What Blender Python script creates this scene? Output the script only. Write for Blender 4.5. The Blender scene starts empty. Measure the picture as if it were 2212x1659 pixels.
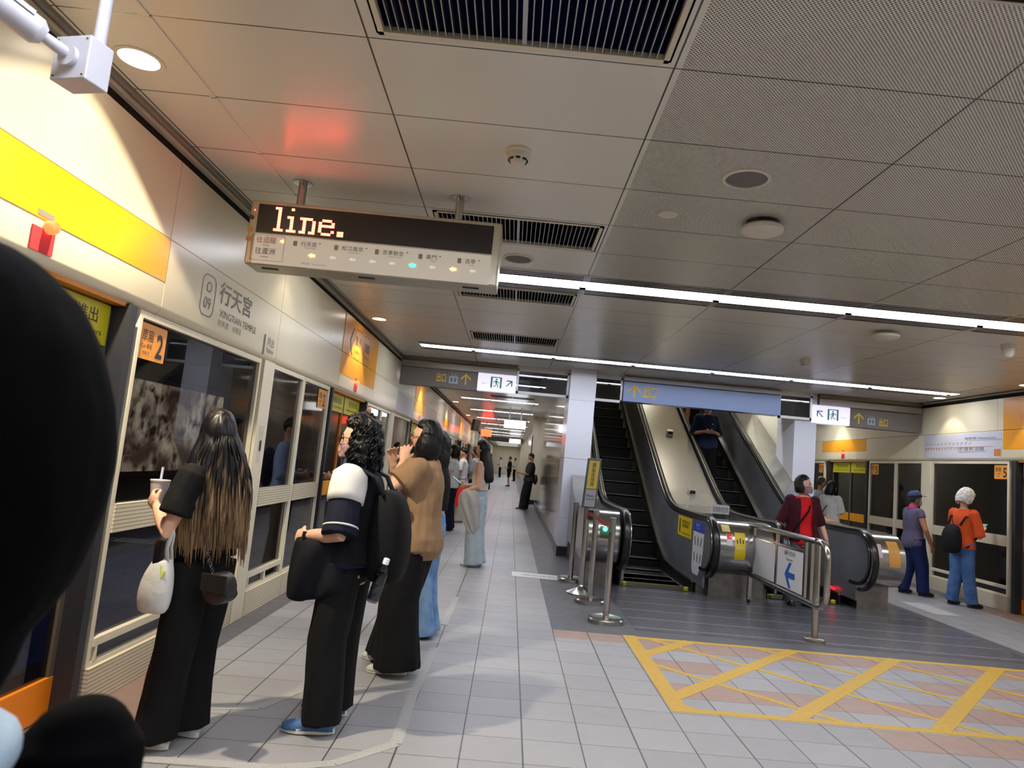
import bpy, bmesh, math, random
from mathutils import Vector as V, Matrix, noise, Quaternion
SC = bpy.context.scene
COL = SC.collection
PI = math.pi
R = math.radians
rnd = random.Random(7)

# ------------------------------------------------------------------ camera
FPX, CXP, CYP = 1489.1, 1145.0, 829.5
yaw, pitch, roll = R(1.0193), R(6.5012), R(5.1843)
fw = V((math.sin(yaw)*math.cos(pitch), math.cos(yaw)*math.cos(pitch), math.sin(pitch)))
r0 = V((math.cos(yaw), -math.sin(yaw), 0)); u0 = r0.cross(fw)
rt = r0*math.cos(roll)+u0*math.sin(roll); up = u0*math.cos(roll)-r0*math.sin(roll)
cd = bpy.data.cameras.new('camera'); cam = bpy.data.objects.new('camera', cd); COL.objects.link(cam)
cam.matrix_world = Matrix(((rt.x, up.x, -fw.x, 0), (rt.y, up.y, -fw.y, 0), (rt.z, up.z, -fw.z, 1.45), (0, 0, 0, 1)))
cd.sensor_fit = 'HORIZONTAL'; cd.sensor_width = 36; cd.lens = FPX/2212*36
cd.shift_x = (1106-CXP)/2212; cd.shift_y = (CYP-829.5)/2212
cd.clip_start = .05; cd.clip_end = 300
cd.dof.use_dof = True; cd.dof.focus_distance = 5.5; cd.dof.aperture_fstop = 5.5
SC.camera = cam
SC.view_settings.view_transform = 'Standard'; SC.view_settings.look = 'None'
SC.view_settings.gamma = 1; SC.view_settings.use_curve_mapping = False
SC.view_settings.exposure = 0.2
SC.cycles.max_bounces = 8; SC.cycles.diffuse_bounces = 4; SC.cycles.glossy_bounces = 4; SC.cycles.transmission_bounces = 6
SC.cycles.transparent_max_bounces = 12; SC.cycles.sample_clamp_indirect = 3; SC.cycles.sample_clamp_direct = 10; SC.cycles.use_denoising = True
SC.cycles.caustics_reflective = False; SC.cycles.caustics_refractive = False
wd = bpy.data.worlds.new('world'); SC.world = wd; wd.use_nodes = True
wd.node_tree.nodes['Background'].inputs[0].default_value = (.8, .85, 1, 1)
wd.node_tree.nodes['Background'].inputs[1].default_value = .02
STRIP_E = 19.5      # radiance of the fluorescent ceiling strips
SPOT_W = 46.0       # watts of the wall-washing downlights

# ------------------------------------------------------------------ materials
def lin(h):
    c = [int(h[i:i+2], 16)/255 for i in (0, 2, 4)]
    return tuple(x/12.92 if x <= .04045 else ((x+.055)/1.055)**2.4 for x in c)+(1,)
MATS = {}
def mat(name, col='808080', rough=.5, metal=0, spec=.5, emit=0, ecol=None, noisy=0, nscale=40, bump=0, bscale=60, coat=0, stretch=None, sheen=0, col2=None):
    if name in MATS: return MATS[name]
    m = bpy.data.materials.new(name); m.use_nodes = True; MATS[name] = m
    nt = m.node_tree; b = nt.nodes['Principled BSDF']; L = nt.links.new
    b.inputs['Base Color'].default_value = lin(col); b.inputs['Roughness'].default_value = rough
    b.inputs['Metallic'].default_value = metal; b.inputs['Specular IOR Level'].default_value = spec
    b.inputs['Coat Weight'].default_value = coat; b.inputs['Coat Roughness'].default_value = .08
    if sheen: b.inputs['Sheen Weight'].default_value = sheen
    if emit:
        b.inputs['Emission Color'].default_value = lin(ecol or col); b.inputs['Emission Strength'].default_value = emit
    if noisy or bump or col2:
        tc = nt.nodes.new('ShaderNodeTexCoord'); mp = nt.nodes.new('ShaderNodeMapping'); L(tc.outputs['Object'], mp.inputs[0])
        if stretch: mp.inputs['Scale'].default_value = stretch
        n = nt.nodes.new('ShaderNodeTexNoise'); n.inputs['Scale'].default_value = nscale; n.inputs['Detail'].default_value = 4
        L(mp.outputs[0], n.inputs['Vector'])
        if noisy or col2:
            mx = nt.nodes.new('ShaderNodeMix'); mx.data_type = 'RGBA'
            c = lin(col); mx.inputs[6].default_value = c
            mx.inputs[7].default_value = lin(col2) if col2 else tuple(max(0, x*(1-noisy)) for x in c[:3])+(1,)
            mr = nt.nodes.new('ShaderNodeMapRange'); mr.inputs[1].default_value = .35; mr.inputs[2].default_value = .65
            L(n.outputs[0], mr.inputs[0]); L(mr.outputs[0], mx.inputs[0]); L(mx.outputs[2], b.inputs['Base Color'])
        if bump:
            n2 = nt.nodes.new('ShaderNodeTexNoise'); n2.inputs['Scale'].default_value = bscale; n2.inputs['Detail'].default_value = 3
            L(mp.outputs[0], n2.inputs['Vector'])
            bp = nt.nodes.new('ShaderNodeBump'); bp.inputs['Strength'].default_value = bump; bp.inputs['Distance'].default_value = .01
            L(n2.outputs[0], bp.inputs['Height']); L(bp.outputs[0], b.inputs['Normal'])
    return m
class NB:
    """small node-graph builder"""
    def __init__(s, m): s.nt = m.node_tree; s.L = s.nt.links.new
    def n(s, t, **k):
        x = s.nt.nodes.new(t)
        for a, v in k.items(): setattr(x, a, v)
        return x
    def put(s, sock, v):
        if isinstance(v, (int, float, tuple)): sock.default_value = v
        else: s.L(v, sock)
    def m(s, op, a, b=0.0, c=None):
        x = s.n('ShaderNodeMath', operation=op); s.put(x.inputs[0], a); s.put(x.inputs[1], b)
        if c is not None: s.put(x.inputs[2], c)
        return x.outputs[0]
    def mix(s, f, a, b):
        x = s.n('ShaderNodeMix', data_type='RGBA'); s.put(x.inputs[0], f); s.put(x.inputs[6], a); s.put(x.inputs[7], b); return x.outputs[2]
    def xyz(s, kind='Object'):
        t = s.n('ShaderNodeTexCoord'); x = s.n('ShaderNodeSeparateXYZ'); s.L(t.outputs[kind], x.inputs[0]); return x.outputs, t.outputs[kind]
    def noise(s, vec, sc, det=3):
        x = s.n('ShaderNodeTexNoise'); x.inputs['Scale'].default_value = sc; x.inputs['Detail'].default_value = det; s.L(vec, x.inputs['Vector']); return x.outputs[0]
    def grid(s, c, off, pitch, w):
        """1 on a line of half-width w repeating every pitch"""
        t = s.m('FRACT', s.m('DIVIDE', s.m('SUBTRACT', c, off), pitch))
        d = s.m('MULTIPLY', s.m('MINIMUM', t, s.m('SUBTRACT', 1.0, t)), pitch)
        return s.m('LESS_THAN', d, w)
    def rng(s, v, a, b): return s.m('MULTIPLY', s.m('GREATER_THAN', v, a), s.m('LESS_THAN', v, b))
    def bump(s, h, st, dist=.004, inv=False):
        x = s.n('ShaderNodeBump', invert=inv); x.inputs['Strength'].default_value = st; x.inputs['Distance'].default_value = dist; s.L(h, x.inputs['Height']); return x.outputs[0]
def bsdf(m): return m.node_tree.nodes['Principled BSDF']
def glass(name, tint, refl=1.55, base=.0, rough=0.0):
    if name in MATS: return MATS[name]
    m = bpy.data.materials.new(name); m.use_nodes = True; MATS[name] = m; b = NB(m); nt = m.node_tree
    nt.nodes.remove(nt.nodes['Principled BSDF']); out = nt.nodes['Material Output']
    tr = b.n('ShaderNodeBsdfTransparent'); tr.inputs[0].default_value = lin(tint)
    gl = b.n('ShaderNodeBsdfGlossy'); gl.inputs['Roughness'].default_value = rough
    ge = b.n('ShaderNodeNewGeometry'); dt = b.n('ShaderNodeVectorMath', operation='DOT_PRODUCT'); b.L(ge.outputs['Normal'], dt.inputs[0]); b.L(ge.outputs['Incoming'], dt.inputs[1])
    f0 = ((refl-1)/(refl+1))**2; f = b.m('MINIMUM', b.m('ADD', b.m('MULTIPLY', b.m('POWER', b.m('SUBTRACT', 1.0, b.m('ABSOLUTE', dt.outputs['Value'])), 5.0), 1-f0), f0+base), 1.0)
    mx = b.n('ShaderNodeMixShader'); b.L(f, mx.inputs[0]); b.L(tr.outputs[0], mx.inputs[1]); b.L(gl.outputs[0], mx.inputs[2]); b.L(mx.outputs[0], out.inputs[0])
    return m

# ------------------------------------------------------------------ mesh builder
SCR = bpy.data.scenes.new('scratch')
def evaluated_mesh(o):
    SCR.collection.objects.link(o)
    with bpy.context.temp_override(scene=SCR, view_layer=SCR.view_layers[0]): dg = bpy.context.evaluated_depsgraph_get(); dg.update()
    me = bpy.data.meshes.new_from_object(o.evaluated_get(dg)); SCR.collection.objects.unlink(o); return me
class MB:
    def __init__(s): s.v = []; s.f = []
    def add(s, vs, fs):
        o = len(s.v); s.v += [V(p) for p in vs]; s.f += [tuple(i+o for i in f) for f in fs]; return s
    def box(s, x0, x1, y0, y1, z0, z1):
        if x0 > x1: x0, x1 = x1, x0
        if y0 > y1: y0, y1 = y1, y0
        if z0 > z1: z0, z1 = z1, z0
        return s.add([(x, y, z) for x in (x0, x1) for y in (y0, y1) for z in (z0, z1)],
                     [(0, 1, 3, 2), (4, 6, 7, 5), (0, 4, 5, 1), (2, 3, 7, 6), (0, 2, 6, 4), (1, 5, 7, 3)])
    def obox(s, c, ax, ay, az, hx, hy, hz):
        c = V(c); ax, ay, az = V(ax).normalized()*hx, V(ay).normalized()*hy, V(az).normalized()*hz
        return s.add([c+ax*i+ay*j+az*k for i in (-1, 1) for j in (-1, 1) for k in (-1, 1)],
                     [(0, 1, 3, 2), (4, 6, 7, 5), (0, 4, 5, 1), (2, 3, 7, 6), (0, 2, 6, 4), (1, 5, 7, 3)])
    def quad(s, a, b, c, d): return s.add([a, b, c, d], [(0, 1, 2, 3)])
    def loft(s, rings, cap=True, closed=False):
        n = len(rings[0]); o = len(s.v); k = len(rings)
        for r_ in rings: s.v += [V(p) for p in r_]
        for i in range(k if closed else k-1):
            a, b = o+i*n, o+((i+1) % k)*n
            for j in range(n): s.f.append((a+j, a+(j+1) % n, b+(j+1) % n, b+j))
        if cap and not closed:
            s.f.append(tuple(o+j for j in reversed(range(n)))); s.f.append(tuple(o+(k-1)*n+j for j in range(n)))
        return s
    def tube(s, pts, rad, seg=12, cap=True, ref=None, closed=False):
        """rad: number, list of numbers or list of (ra, rb)"""
        pts = [V(p) for p in pts]; n = len(pts)
        if not isinstance(rad, (list, tuple)): rad = [rad]*n
        rings = []; pr = V(ref) if ref else None
        for i, p in enumerate(pts):
            if closed: t = (pts[(i+1) % n]-pts[i-1]).normalized()
            else: t = ((pts[min(i+1, n-1)]-p).normalized()+(p-pts[max(i-1, 0)]).normalized())
            if t.length < 1e-6: t = V((0, 0, 1))
            t.normalize()
            if pr is None: pr = V((1, 0, 0)) if abs(t.x) < .9 else V((0, 1, 0))
            a = (pr-t*pr.dot(t))
            if a.length < 1e-5: a = t.orthogonal()
            a.normalize(); b = t.cross(a)
            if not ref: pr = a
            ra, rb = rad[i] if isinstance(rad[i], (tuple, list)) else (rad[i], rad[i])
            rings.append([p+a*math.cos(q)*ra+b*math.sin(q)*rb for q in [2*PI*k/seg for k in range(seg)]])
        return s.loft(rings, cap, closed)
    def ell(s, c, r, M=None, su=16, sv=10):
        c = V(c); rings = []
        for j in range(1, sv):
            th = PI*j/sv
            rings.append([V((math.cos(2*PI*i/su)*math.sin(th)*r[0], math.sin(2*PI*i/su)*math.sin(th)*r[1], -math.cos(th)*r[2])) for i in range(su)])
        if M is not None: rings = [[M @ p for p in q] for q in rings]
        bot = V((0, 0, -r[2])); top = V((0, 0, r[2]))
        if M is not None: bot, top = M @ bot, M @ top
        o = len(s.v); s.loft([[c+p for p in q] for q in rings], cap=False)
        b0 = len(s.v); s.v += [c+bot, c+top]; l = o+(sv-2)*su
        for i in range(su):
            s.f.append((b0, o+(i+1) % su, o+i)); s.f.append((b0+1, l+i, l+(i+1) % su))
        return s
    def lathe(s, prof, c=(0, 0, 0), seg=32, M=None):
        c = V(c); rings = []
        for r_, z in prof:
            q = [V((math.cos(2*PI*k/seg)*r_, math.sin(2*PI*k/seg)*r_, z)) for k in range(seg)]
            if M is not None: q = [M @ p for p in q]
            rings.append([c+p for p in q])
        return s.loft(rings)
    def prism(s, poly, off):
        """closed polygon (3-D points) extruded by the vector off"""
        n = len(poly); poly = [V(p) for p in poly]; off = V(off)
        return s.add(poly+[p+off for p in poly], [tuple(reversed(range(n))), tuple(range(n, 2*n))]+[(i, (i+1) % n, n+(i+1) % n, n+i) for i in range(n)])
    def strip(s, A, B, th):
        """ribbon between two polylines A and B, thickened by vector th"""
        th = V(th); n = len(A)
        rings = [[V(A[i]), V(B[i]), V(B[i])+th, V(A[i])+th] for i in range(n)]
        return s.loft(rings)
    def torus(s, c, R_, r_, M=None, seg=32, s2=10):
        pts = [V((math.cos(2*PI*k/seg)*R_, math.sin(2*PI*k/seg)*R_, 0)) for k in range(seg)]
        if M is not None: pts = [M @ p for p in pts]
        return s.tube([V(c)+p for p in pts], r_, s2, closed=True)
    def build(s, name, m, parent=None, local=False, smooth=False, bevel=0, kind=None, label=None, wrinkle=0, remesh=0, relax=0, wfreq=9, subd=0, shade=None, wst=(1, 1, .45)):
        me = bpy.data.meshes.new(name)
        off = V((0, 0, 0))
        if parent and not local: off = parent.location
        if parent and not local and parent.parent: off = off+parent.parent.location
        vs = [v-off for v in s.v] if not local else s.v
        me.from_pydata([tuple(v) for v in vs], [], s.f); me.validate()
        bm = bmesh.new(); bm.from_mesh(me); bmesh.ops.recalc_face_normals(bm, faces=bm.faces); bm.to_mesh(me); bm.free()
        o = bpy.data.objects.new(name, me)
        if remesh:
            md = o.modifiers.new('r', 'REMESH'); md.mode = 'VOXEL'; md.voxel_size = remesh
            if relax: sm = o.modifiers.new('s', 'SMOOTH'); sm.factor = .5; sm.iterations = relax
            me2 = evaluated_mesh(o); o.modifiers.clear(); o.data = me2; bpy.data.meshes.remove(me); me = me2; me.name = name
        COL.objects.link(o)
        if wrinkle:
            nv = len(me.vertices); co = [0.0]*(3*nv); no = [0.0]*(3*nv); me.vertices.foreach_get('co', co); me.vertices.foreach_get('normal', no)
            for i in range(0, 3*nv, 3):
                q = V((co[i]*wst[0], co[i+1]*wst[1], co[i+2]*wst[2]))*wfreq; w_ = wrinkle*(noise.noise(q)+.5*noise.noise(q*2.3))
                co[i] += no[i]*w_; co[i+1] += no[i+1]*w_; co[i+2] += no[i+2]*w_
            me.vertices.foreach_set('co', co); me.update()
        if subd: sb = o.modifiers.new('sub', 'SUBSURF'); sb.levels = subd; sb.render_levels = subd
        if bevel:
            bv = o.modifiers.new('bevel', 'BEVEL'); bv.width = bevel; bv.segments = 2; bv.limit_method = 'ANGLE'; bv.angle_limit = R(40)
        me.materials.clear(); me.materials.append(m)
        if smooth or remesh:
            me.polygons.foreach_set('use_smooth', [True]*len(me.polygons))
            if not remesh and smooth != 'all':
                try: me.set_sharp_from_angle(angle=R(38))
                except Exception: pass
        if parent: o.parent = parent
        if kind: o['kind'] = kind
        if label: o['label'] = label
        return o
def tag(o, label=None, cat=None, group=None, kind=None):
    if label: o['label'] = label
    if cat: o['category'] = cat
    if group: o['group'] = group
    if kind: o['kind'] = kind
    return o
def thing(name, label, cat, loc=(0, 0, 0), rz=0, group=None):
    o = bpy.data.objects.new(name, None); COL.objects.link(o); o.empty_display_size = .1
    o.location = loc; o.rotation_euler = (0, 0, rz)
    return tag(o, label, cat, group)
def place(o, parent):
    if parent:
        o.parent = parent; off = parent.location.copy()
        if parent.parent: off += parent.parent.location
        o.location = o.location-off
    return o
BOLD = None
def text(s, h, m, c, right, upv, parent=None, name='lettering', width=None, depth=.0015, align='CENTER', local=False, bold=0, hfix=None):
    """flat lettering centred on c (or starting there), right/up give its plane"""
    cu = bpy.data.curves.new(name, 'FONT'); cu.body = s; cu.size = 1; cu.extrude = 0; cu.resolution_u = 3
    if bold: cu.offset = bold
    t = bpy.data.objects.new(name, cu)
    me = evaluated_mesh(t); bpy.data.objects.remove(t); bpy.data.curves.remove(cu)
    if not me.vertices: return None
    xs = [v.co.x for v in me.vertices]; ys = [v.co.y for v in me.vertices]
    x0, x1, y0, y1 = min(xs), max(xs), min(ys), max(ys)
    sy = h/max(1e-4, (y1-y0)); sx = sy if width is None else width/max(1e-4, x1-x0)
    right, upv = V(right).normalized(), V(upv).normalized(); nrm = right.cross(upv); c = V(c)
    ox = (x0+x1)/2 if align == 'CENTER' else (x0 if align == 'LEFT' else x1)
    off = V((0, 0, 0))
    if parent and not local:
        off = parent.location.copy()
        if parent.parent: off += parent.parent.location
    vs = [c+right*((v.co.x-ox)*sx)+upv*((v.co.y-(y0+y1)/2)*sy)+nrm*depth-off for v in me.vertices]
    me2 = bpy.data.meshes.new(name); me2.from_pydata([tuple(v) for v in vs], [], [tuple(p.vertices) for p in me.polygons]); bpy.data.meshes.remove(me)
    me2.materials.append(m); o = bpy.data.objects.new(name, me2); COL.objects.link(o)
    if parent: o.parent = parent
    return o
def rrect(w, h, r_, n=6):
    """2-D rounded rectangle outline centred on 0"""
    out = []
    for cx, cy, a0 in ((w/2-r_, h/2-r_, 0), (-w/2+r_, h/2-r_, 90), (-w/2+r_, -h/2+r_, 180), (w/2-r_, -h/2+r_, 270)):
        out += [(cx+r_*math.cos(R(a0+90*k/n)), cy+r_*math.sin(R(a0+90*k/n))) for k in range(n+1)]
    return out
def plate(name, w, h, m, c, right, upv, parent, r_=.0, th=.002, label=None):
    right, upv = V(right).normalized(), V(upv).normalized(); n = right.cross(upv); c = V(c)
    pts = rrect(w, h, r_) if r_ else [(w/2, h/2), (-w/2, h/2), (-w/2, -h/2), (w/2, -h/2)]
    return MB().prism([c+right*x+upv*y for x, y in pts], n*th).build(name, m, parent, label=label)
def poly2(name, polys, m, c, right, upv, parent, th=.002):
    """several flat polygons as one graphic"""
    right, upv = V(right).normalized(), V(upv).normalized(); n = right.cross(upv); c = V(c); b = MB()
    for q in polys: b.prism([c+right*x+upv*y for x, y in q], n*th)
    return b.build(name, m, parent)
# ------------------------------------------------------------------ shared materials
ZC = 3.08; XL, XR = -2.05, 7.03; YEND = 78; BAR = 11.7
cream = mat('cream_enamel', 'ece2c4', .27, spec=.6, noisy=.04, nscale=2)
cream2 = mat('cream_frame', 'e4dac0', .38, noisy=.05, nscale=8)
steel = mat('stainless', 'b9b6b2', .22, 1, noisy=.12, nscale=6, stretch=(1, 1, 14))
steel_d = mat('brushed_dark_steel', '8c8b8a', .3, 1, noisy=.2, nscale=5)
alu = mat('aluminium', 'c4c2bd', .35, 1)
white_e = mat('white_enamel', 'd8dbe2', .3, noisy=.03)
blackp = mat('black_plastic', '0c0c0d', .4)
rubber = mat('black_rubber', '0a0a0b', .3)
dark = mat('dark_void', '070708', .9)
orange = mat('orange_panel', 'f0a31a', .35)
yellow = mat('yellow_sign', 'c9c31c', .4)
stickor = mat('orange_sticker', 'f0a03c', .4)
ink = mat('dark_ink', '2a2624', .5)
greyink = mat('grey_ink', '6a675f', .5)
granite = mat('dark_granite', '5d5c61', .38, noisy=.25, nscale=120)
gr_dark = mat('navy_granite', '23252f', .3)
wht = mat('white_board', 'dcdde0', .4)
g_screen = glass('screen_glass', 'c4c3c6', 1.6, .0)
g_clear = glass('clear_glass', 'c9ccd0', 1.5, .02)
lampw = mat('lamp_white', 'ffffff', emit=STRIP_E, ecol='f3f5ff')

# ceiling ---------------------------------------------------------------
def ceiling_mat():
    m = mat('ceiling_panels', 'a9a392', .3, spec=.7); b = NB(m); P, _ = b.xyz(); p = bsdf(m)
    wide = b.m('MAXIMUM', b.grid(P[0], .512, 1.241, .004), b.grid(P[1], 2.61, .62, .0035))
    perf = b.m('MULTIPLY', b.rng(P[0], .54, 4.4), b.m('LESS_THAN', P[1], 5.7))
    def dots(ox, oy):
        fx = b.m('SUBTRACT', b.m('FRACT', b.m('DIVIDE', b.m('ADD', P[0], ox), .0165)), .5)
        fy = b.m('SUBTRACT', b.m('FRACT', b.m('DIVIDE', b.m('ADD', P[1], oy), .0165)), .5)
        return b.m('LESS_THAN', b.m('ADD', b.m('MULTIPLY', fx, fx), b.m('MULTIPLY', fy, fy)), .052)
    d = b.m('MULTIPLY', b.m('MAXIMUM', dots(0, 0), dots(.00825, .00825)), perf)
    c0 = lin('e3dfd2')
    c = b.mix(b.m('MAXIMUM', wide, d), c0, lin('3a352c')); b.L(c, p.inputs['Base Color'])
    p.inputs['Roughness'].default_value = .27
    return m
cm = ceiling_mat()
VX0, VX1 = -.675, .48
LY = [6.07+4.34*k for k in range(-2, 17)]
VENTS = [(1.97, 2.575), (4.51, 5.065), (6.44, 6.94), (8.85, 9.49)]+[(13.2+4.34*k, 13.7+4.34*k) for k in range(10)]
WELL = (1.32, 4.98, BAR+.25, 22.5)
holes = []
for y in LY:
    if y < BAR: holes.append((-1.53, 6.75, y-.33, y+.33))
    elif y < 22.5: holes += [(-1.53, .62, y-.33, y+.33), (5.3, 6.75, y-.33, y+.33)]
    else: holes.append((-1.53, .62, y-.33, y+.33))
holes += [(VX0, VX1, a, b_) for a, b_ in VENTS]+[WELL]
def plate_with_holes(x0, x1, y0, y1, z0, z1, hs):
    xs = sorted({x0, x1}|{h[0] for h in hs}|{h[1] for h in hs}); ys = sorted({y0, y1}|{h[2] for h in hs}|{h[3] for h in hs})
    b = MB()
    for i in range(len(xs)-1):
        j = 0
        while j < len(ys)-1:
            def solid(j): 
                mx, my = (xs[i]+xs[i+1])/2, (ys[j]+ys[j+1])/2
                return not any(h[0] < mx < h[1] and h[2] < my < h[3] for h in hs)
            if not solid(j): j += 1; continue
            k = j
            while k+1 < len(ys)-1 and solid(k+1): k += 1
            b.box(xs[i], xs[i+1], ys[j], ys[k+1], z0, z1); j = k+1
    return b
ce = plate_with_holes(XL+.06, XR-.06, -5, YEND, ZC, ZC+.03, holes)
ce.box(XL+.43, XL+.455, -5, YEND, ZC-.006, ZC+.01)
ce.box(XR-.455, XR-.43, -5, YEND, ZC-.006, ZC+.01)
ceo = ce.build('ceiling', cm); tag(ceo, kind='structure')
MB().box(XL-4, XR+4, -6, BAR+.2, 3.75, 3.8).build('ceiling', dark, kind='structure')
MB().box(XL-4, XL+3.2, BAR+.2, YEND, 3.75, 3.8).build('ceiling', dark, kind='structure')
MB().box(XR-1.9, XR+4, BAR+.2, YEND, 3.75, 3.8).build('ceiling', dark, kind='structure')

# floor -----------------------------------------------------------------
def floor_mat():
    m = mat('platform_tiles', 'b0b0b3', .3, spec=.5); b = NB(m); P, vec = b.xyz(); p = bsdf(m)
    X, Y = P[0], P[1]
    gx = b.m('MAXIMUM', b.grid(X, .195, .312, .0036), b.m('MULTIPLY', b.grid(X, .195, .624, .0046), 1.0)); gy = b.grid(Y, 3.53, .3015, .0024)
    g = b.m('MAXIMUM', gx, gy)
    cell = b.n('ShaderNodeCombineXYZ'); b.L(b.m('FLOOR', b.m('DIVIDE', b.m('SUBTRACT', X, .195), .312)), cell.inputs[0]); b.L(b.m('FLOOR', b.m('DIVIDE', b.m('SUBTRACT', Y, 3.53), .3015)), cell.inputs[1])
    wn = b.n('ShaderNodeTexWhiteNoise'); b.L(cell.outputs[0], wn.inputs[0])
    fine = b.noise(vec, 160, 2); big = b.noise(vec, 1.1, 3)
    tile = b.mix(wn.outputs[0], lin('95969b'), lin('a4a5a8')); tile = b.mix(b.m('MULTIPLY', fine, .35), tile, lin('7d7c7b')); tile = b.mix(b.m('MULTIPLY', big, .25), tile, lin('918d88'))
    pink = b.mix(fine, lin('a88e84'), lin('92796d'))
    # alternate pinkish courses inside the box marking and along its edges
    ry = b.m('FLOOR', b.m('DIVIDE', b.m('SUBTRACT', Y, 4.435), .3015))
    odd = b.m('GREATER_THAN', b.m('MULTIPLY', b.m('FRACT', b.m('MULTIPLY', b.m('ADD', ry, 10.0), .5)), 2.0), .5)
    rx = b.m('FLOOR', b.m('DIVIDE', b.m('SUBTRACT', X, .195), .312))
    swap = b.m('MULTIPLY', b.m('GREATER_THAN', b.m('FRACT', b.m('MULTIPLY', b.m('ADD', b.m('FLOOR', b.m('DIVIDE', b.m('ADD', rx, 40.0), 5.0)), ry), .25)), .2), 1.0)
    inside = b.m('MULTIPLY', b.m('MULTIPLY', b.rng(X, 1.13, 40), b.rng(Y, 4.44, 6.34)), b.m('MULTIPLY', odd, swap))
    rowtop = b.m('MULTIPLY', b.rng(X, .507, 1.13), b.rng(Y, 6.06, 6.34))
    patch = b.m('MULTIPLY', b.rng(X, 2.38, 3.6), b.rng(Y, 4.13, 4.435))
    pk = b.m('MAXIMUM', b.m('MAXIMUM', inside, rowtop), patch)
    c = b.mix(pk, tile, pink); c = b.mix(g, c, lin('45433f'))
    # granite bands: escalator forecourt, island skirt strip and screen-door threshold
    fore = b.m('MULTIPLY', b.rng(X, .508, 5.32), b.rng(Y, 6.34, 23.0))
    fore2 = b.m('MULTIPLY', b.rng(X, .508, 5.32), b.m('GREATER_THAN', Y, 25.0))
    edge = b.m('MAXIMUM', b.m('LESS_THAN', X, XL+.17), b.m('GREATER_THAN', X, XR-.3))
    gran = b.mix(b.noise(vec, 90, 2), lin('5c5c62'), lin('4f4e54')); gran = b.mix(b.m('MULTIPLY', b.noise(vec, 1.7, 3), .5), gran, lin('646368'))
    red = b.mix(b.noise(vec, 70, 2), lin('7d6862'), lin('94786c'))
    redz = b.m('MULTIPLY', b.m('LESS_THAN', X, -1.68), b.m('LESS_THAN', Y, 4.44))
    redr = b.m('MULTIPLY', b.m('GREATER_THAN', X, XR-.42), b.m('LESS_THAN', Y, 9.8))
    gm = b.m('MAXIMUM', b.m('MAXIMUM', fore, fore2), edge)
    c = b.mix(gm, c, gran); c = b.mix(b.m('MAXIMUM', redz, redr), c, red)
    b.L(c, p.inputs['Base Color'])
    b.L(b.m('ADD', b.m('MULTIPLY', b.noise(vec, 9, 3), .2), b.m('SUBTRACT', .3, b.m('MULTIPLY', gm, .02))), p.inputs['Roughness'])
    b.L(b.bump(b.m('MULTIPLY', g, b.m('SUBTRACT', 1.0, gm)), .5, .003, True), p.inputs['Normal'])
    return m
MB().box(XL-.14, XR+.14, -5, YEND, -.3, 0).build('floor', floor_mat(), kind='structure')

# yellow keep-clear box painted on the floor
paint = mat('yellow_floor_paint', 'c6a035', .45, noisy=.12, nscale=30)
kb = MB(); t = .0012
LZ = [t]
def line(p, q, w, z=t):
    LZ[0] += .00009; z = LZ[0]
    p, q = V((p[0], p[1], 0)), V((q[0], q[1], 0)); d = (q-p).normalized(); n = V((-d.y, d.x, 0))*w/2
    kb.prism([p+n, q+n, q-n, p-n], (0, 0, z))
line((1.2, 4.46), (1.2, 6.36), .115); line((1.143, 4.5), (4.9, 4.5), .075); line((1.143, 6.3), (4.9, 6.3), .075)
line((4.86, 4.46), (4.86, 6.36), .1)
dx = 1.03
for k in range(-2, 5):
    def clip(xa, ya, xb, yb):
        pts = []
        for i in range(201):
            x, y = xa+(xb-xa)*i/200, ya+(yb-ya)*i/200
            if 1.2 <= x <= 4.88: pts.append((x, y))
        return (pts[0], pts[-1]) if len(pts) > 4 else None
    x_ = 1.0+.93*k; a = clip(x_, 4.5, x_+1.67, 6.32)
    if a: line(a[0], a[1], .11)
    x_ = 1.25+.96*k; a = clip(x_+.98*1.05, 4.5, x_-.84*1.05, 6.32)
    if a: line(a[0], a[1], .058)
kb.build('floor_marking', paint); tag(bpy.data.objects['floor_marking'], 'yellow painted keep-clear box with crossing diagonals on the tiles', 'floor marking')
# pale queue line tape
tape = mat('pale_tape', 'aeaeac', .5, noisy=.25, nscale=200)
for q, lab in (([(-1.5, 3.26), (-.92, 3.28), (-.68, 3.37), (-.44, 3.64), (-.46, 4.36), (-.44, 5.42)], 'long pale queueing tape bending round the feet of the waiting women'), ([(-.44, 6.15), (-.43, 7.4)], 'short pale queueing tape farther up the tiled platform'), ([(-1.5, 3.9), (-1.24, 3.96), (-1.11, 4.28), (-1.1, 4.78)], 'pale queueing tape between the long-haired woman and the curly-haired woman')):
    kb = MB()
    for i in range(len(q)-1): line(q[i], q[i+1], .062, .0012+.0002*(i % 2))
    tag(kb.build('queue_line', tape), lab, 'floor marking')
blu = mat('slate_ink', '5b6f8c', .5)
sg = thing('floor_label', 'white floor label with blurred dark printing crossing tiles and granite strip', 'floor marking', (.45, 9.2, 0))
plate('sticker', .62, .36, wht, (.46, 9.2, .0005), (1, -.06, 0), (0, 1, 0), sg, th=.001)
text('請勿停留', .09, greyink, (.5, 9.2, .0008), (1, -.06, 0), (0, 1, 0), sg, width=.42)
sg = thing('floor_label', 'faded white floor label beside the right glass screens', 'floor marking', (5.75, 9.35, 0))
plate('sticker', .34, .8, mat('faded_label', 'b9bcc0', .5, noisy=.15, nscale=20), (5.75, 9.35, .0005), (1, 0, 0), (0, 1, 0), sg, th=.001)
fn = text('9', .11, blu, (-1.56, 3.28, .002), (.6, -.3, 0), (.3, .6, 0), name='floor_numeral'); tag(fn, 'worn blue numeral on the floor beside the foreground figure', 'floor marking')

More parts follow.
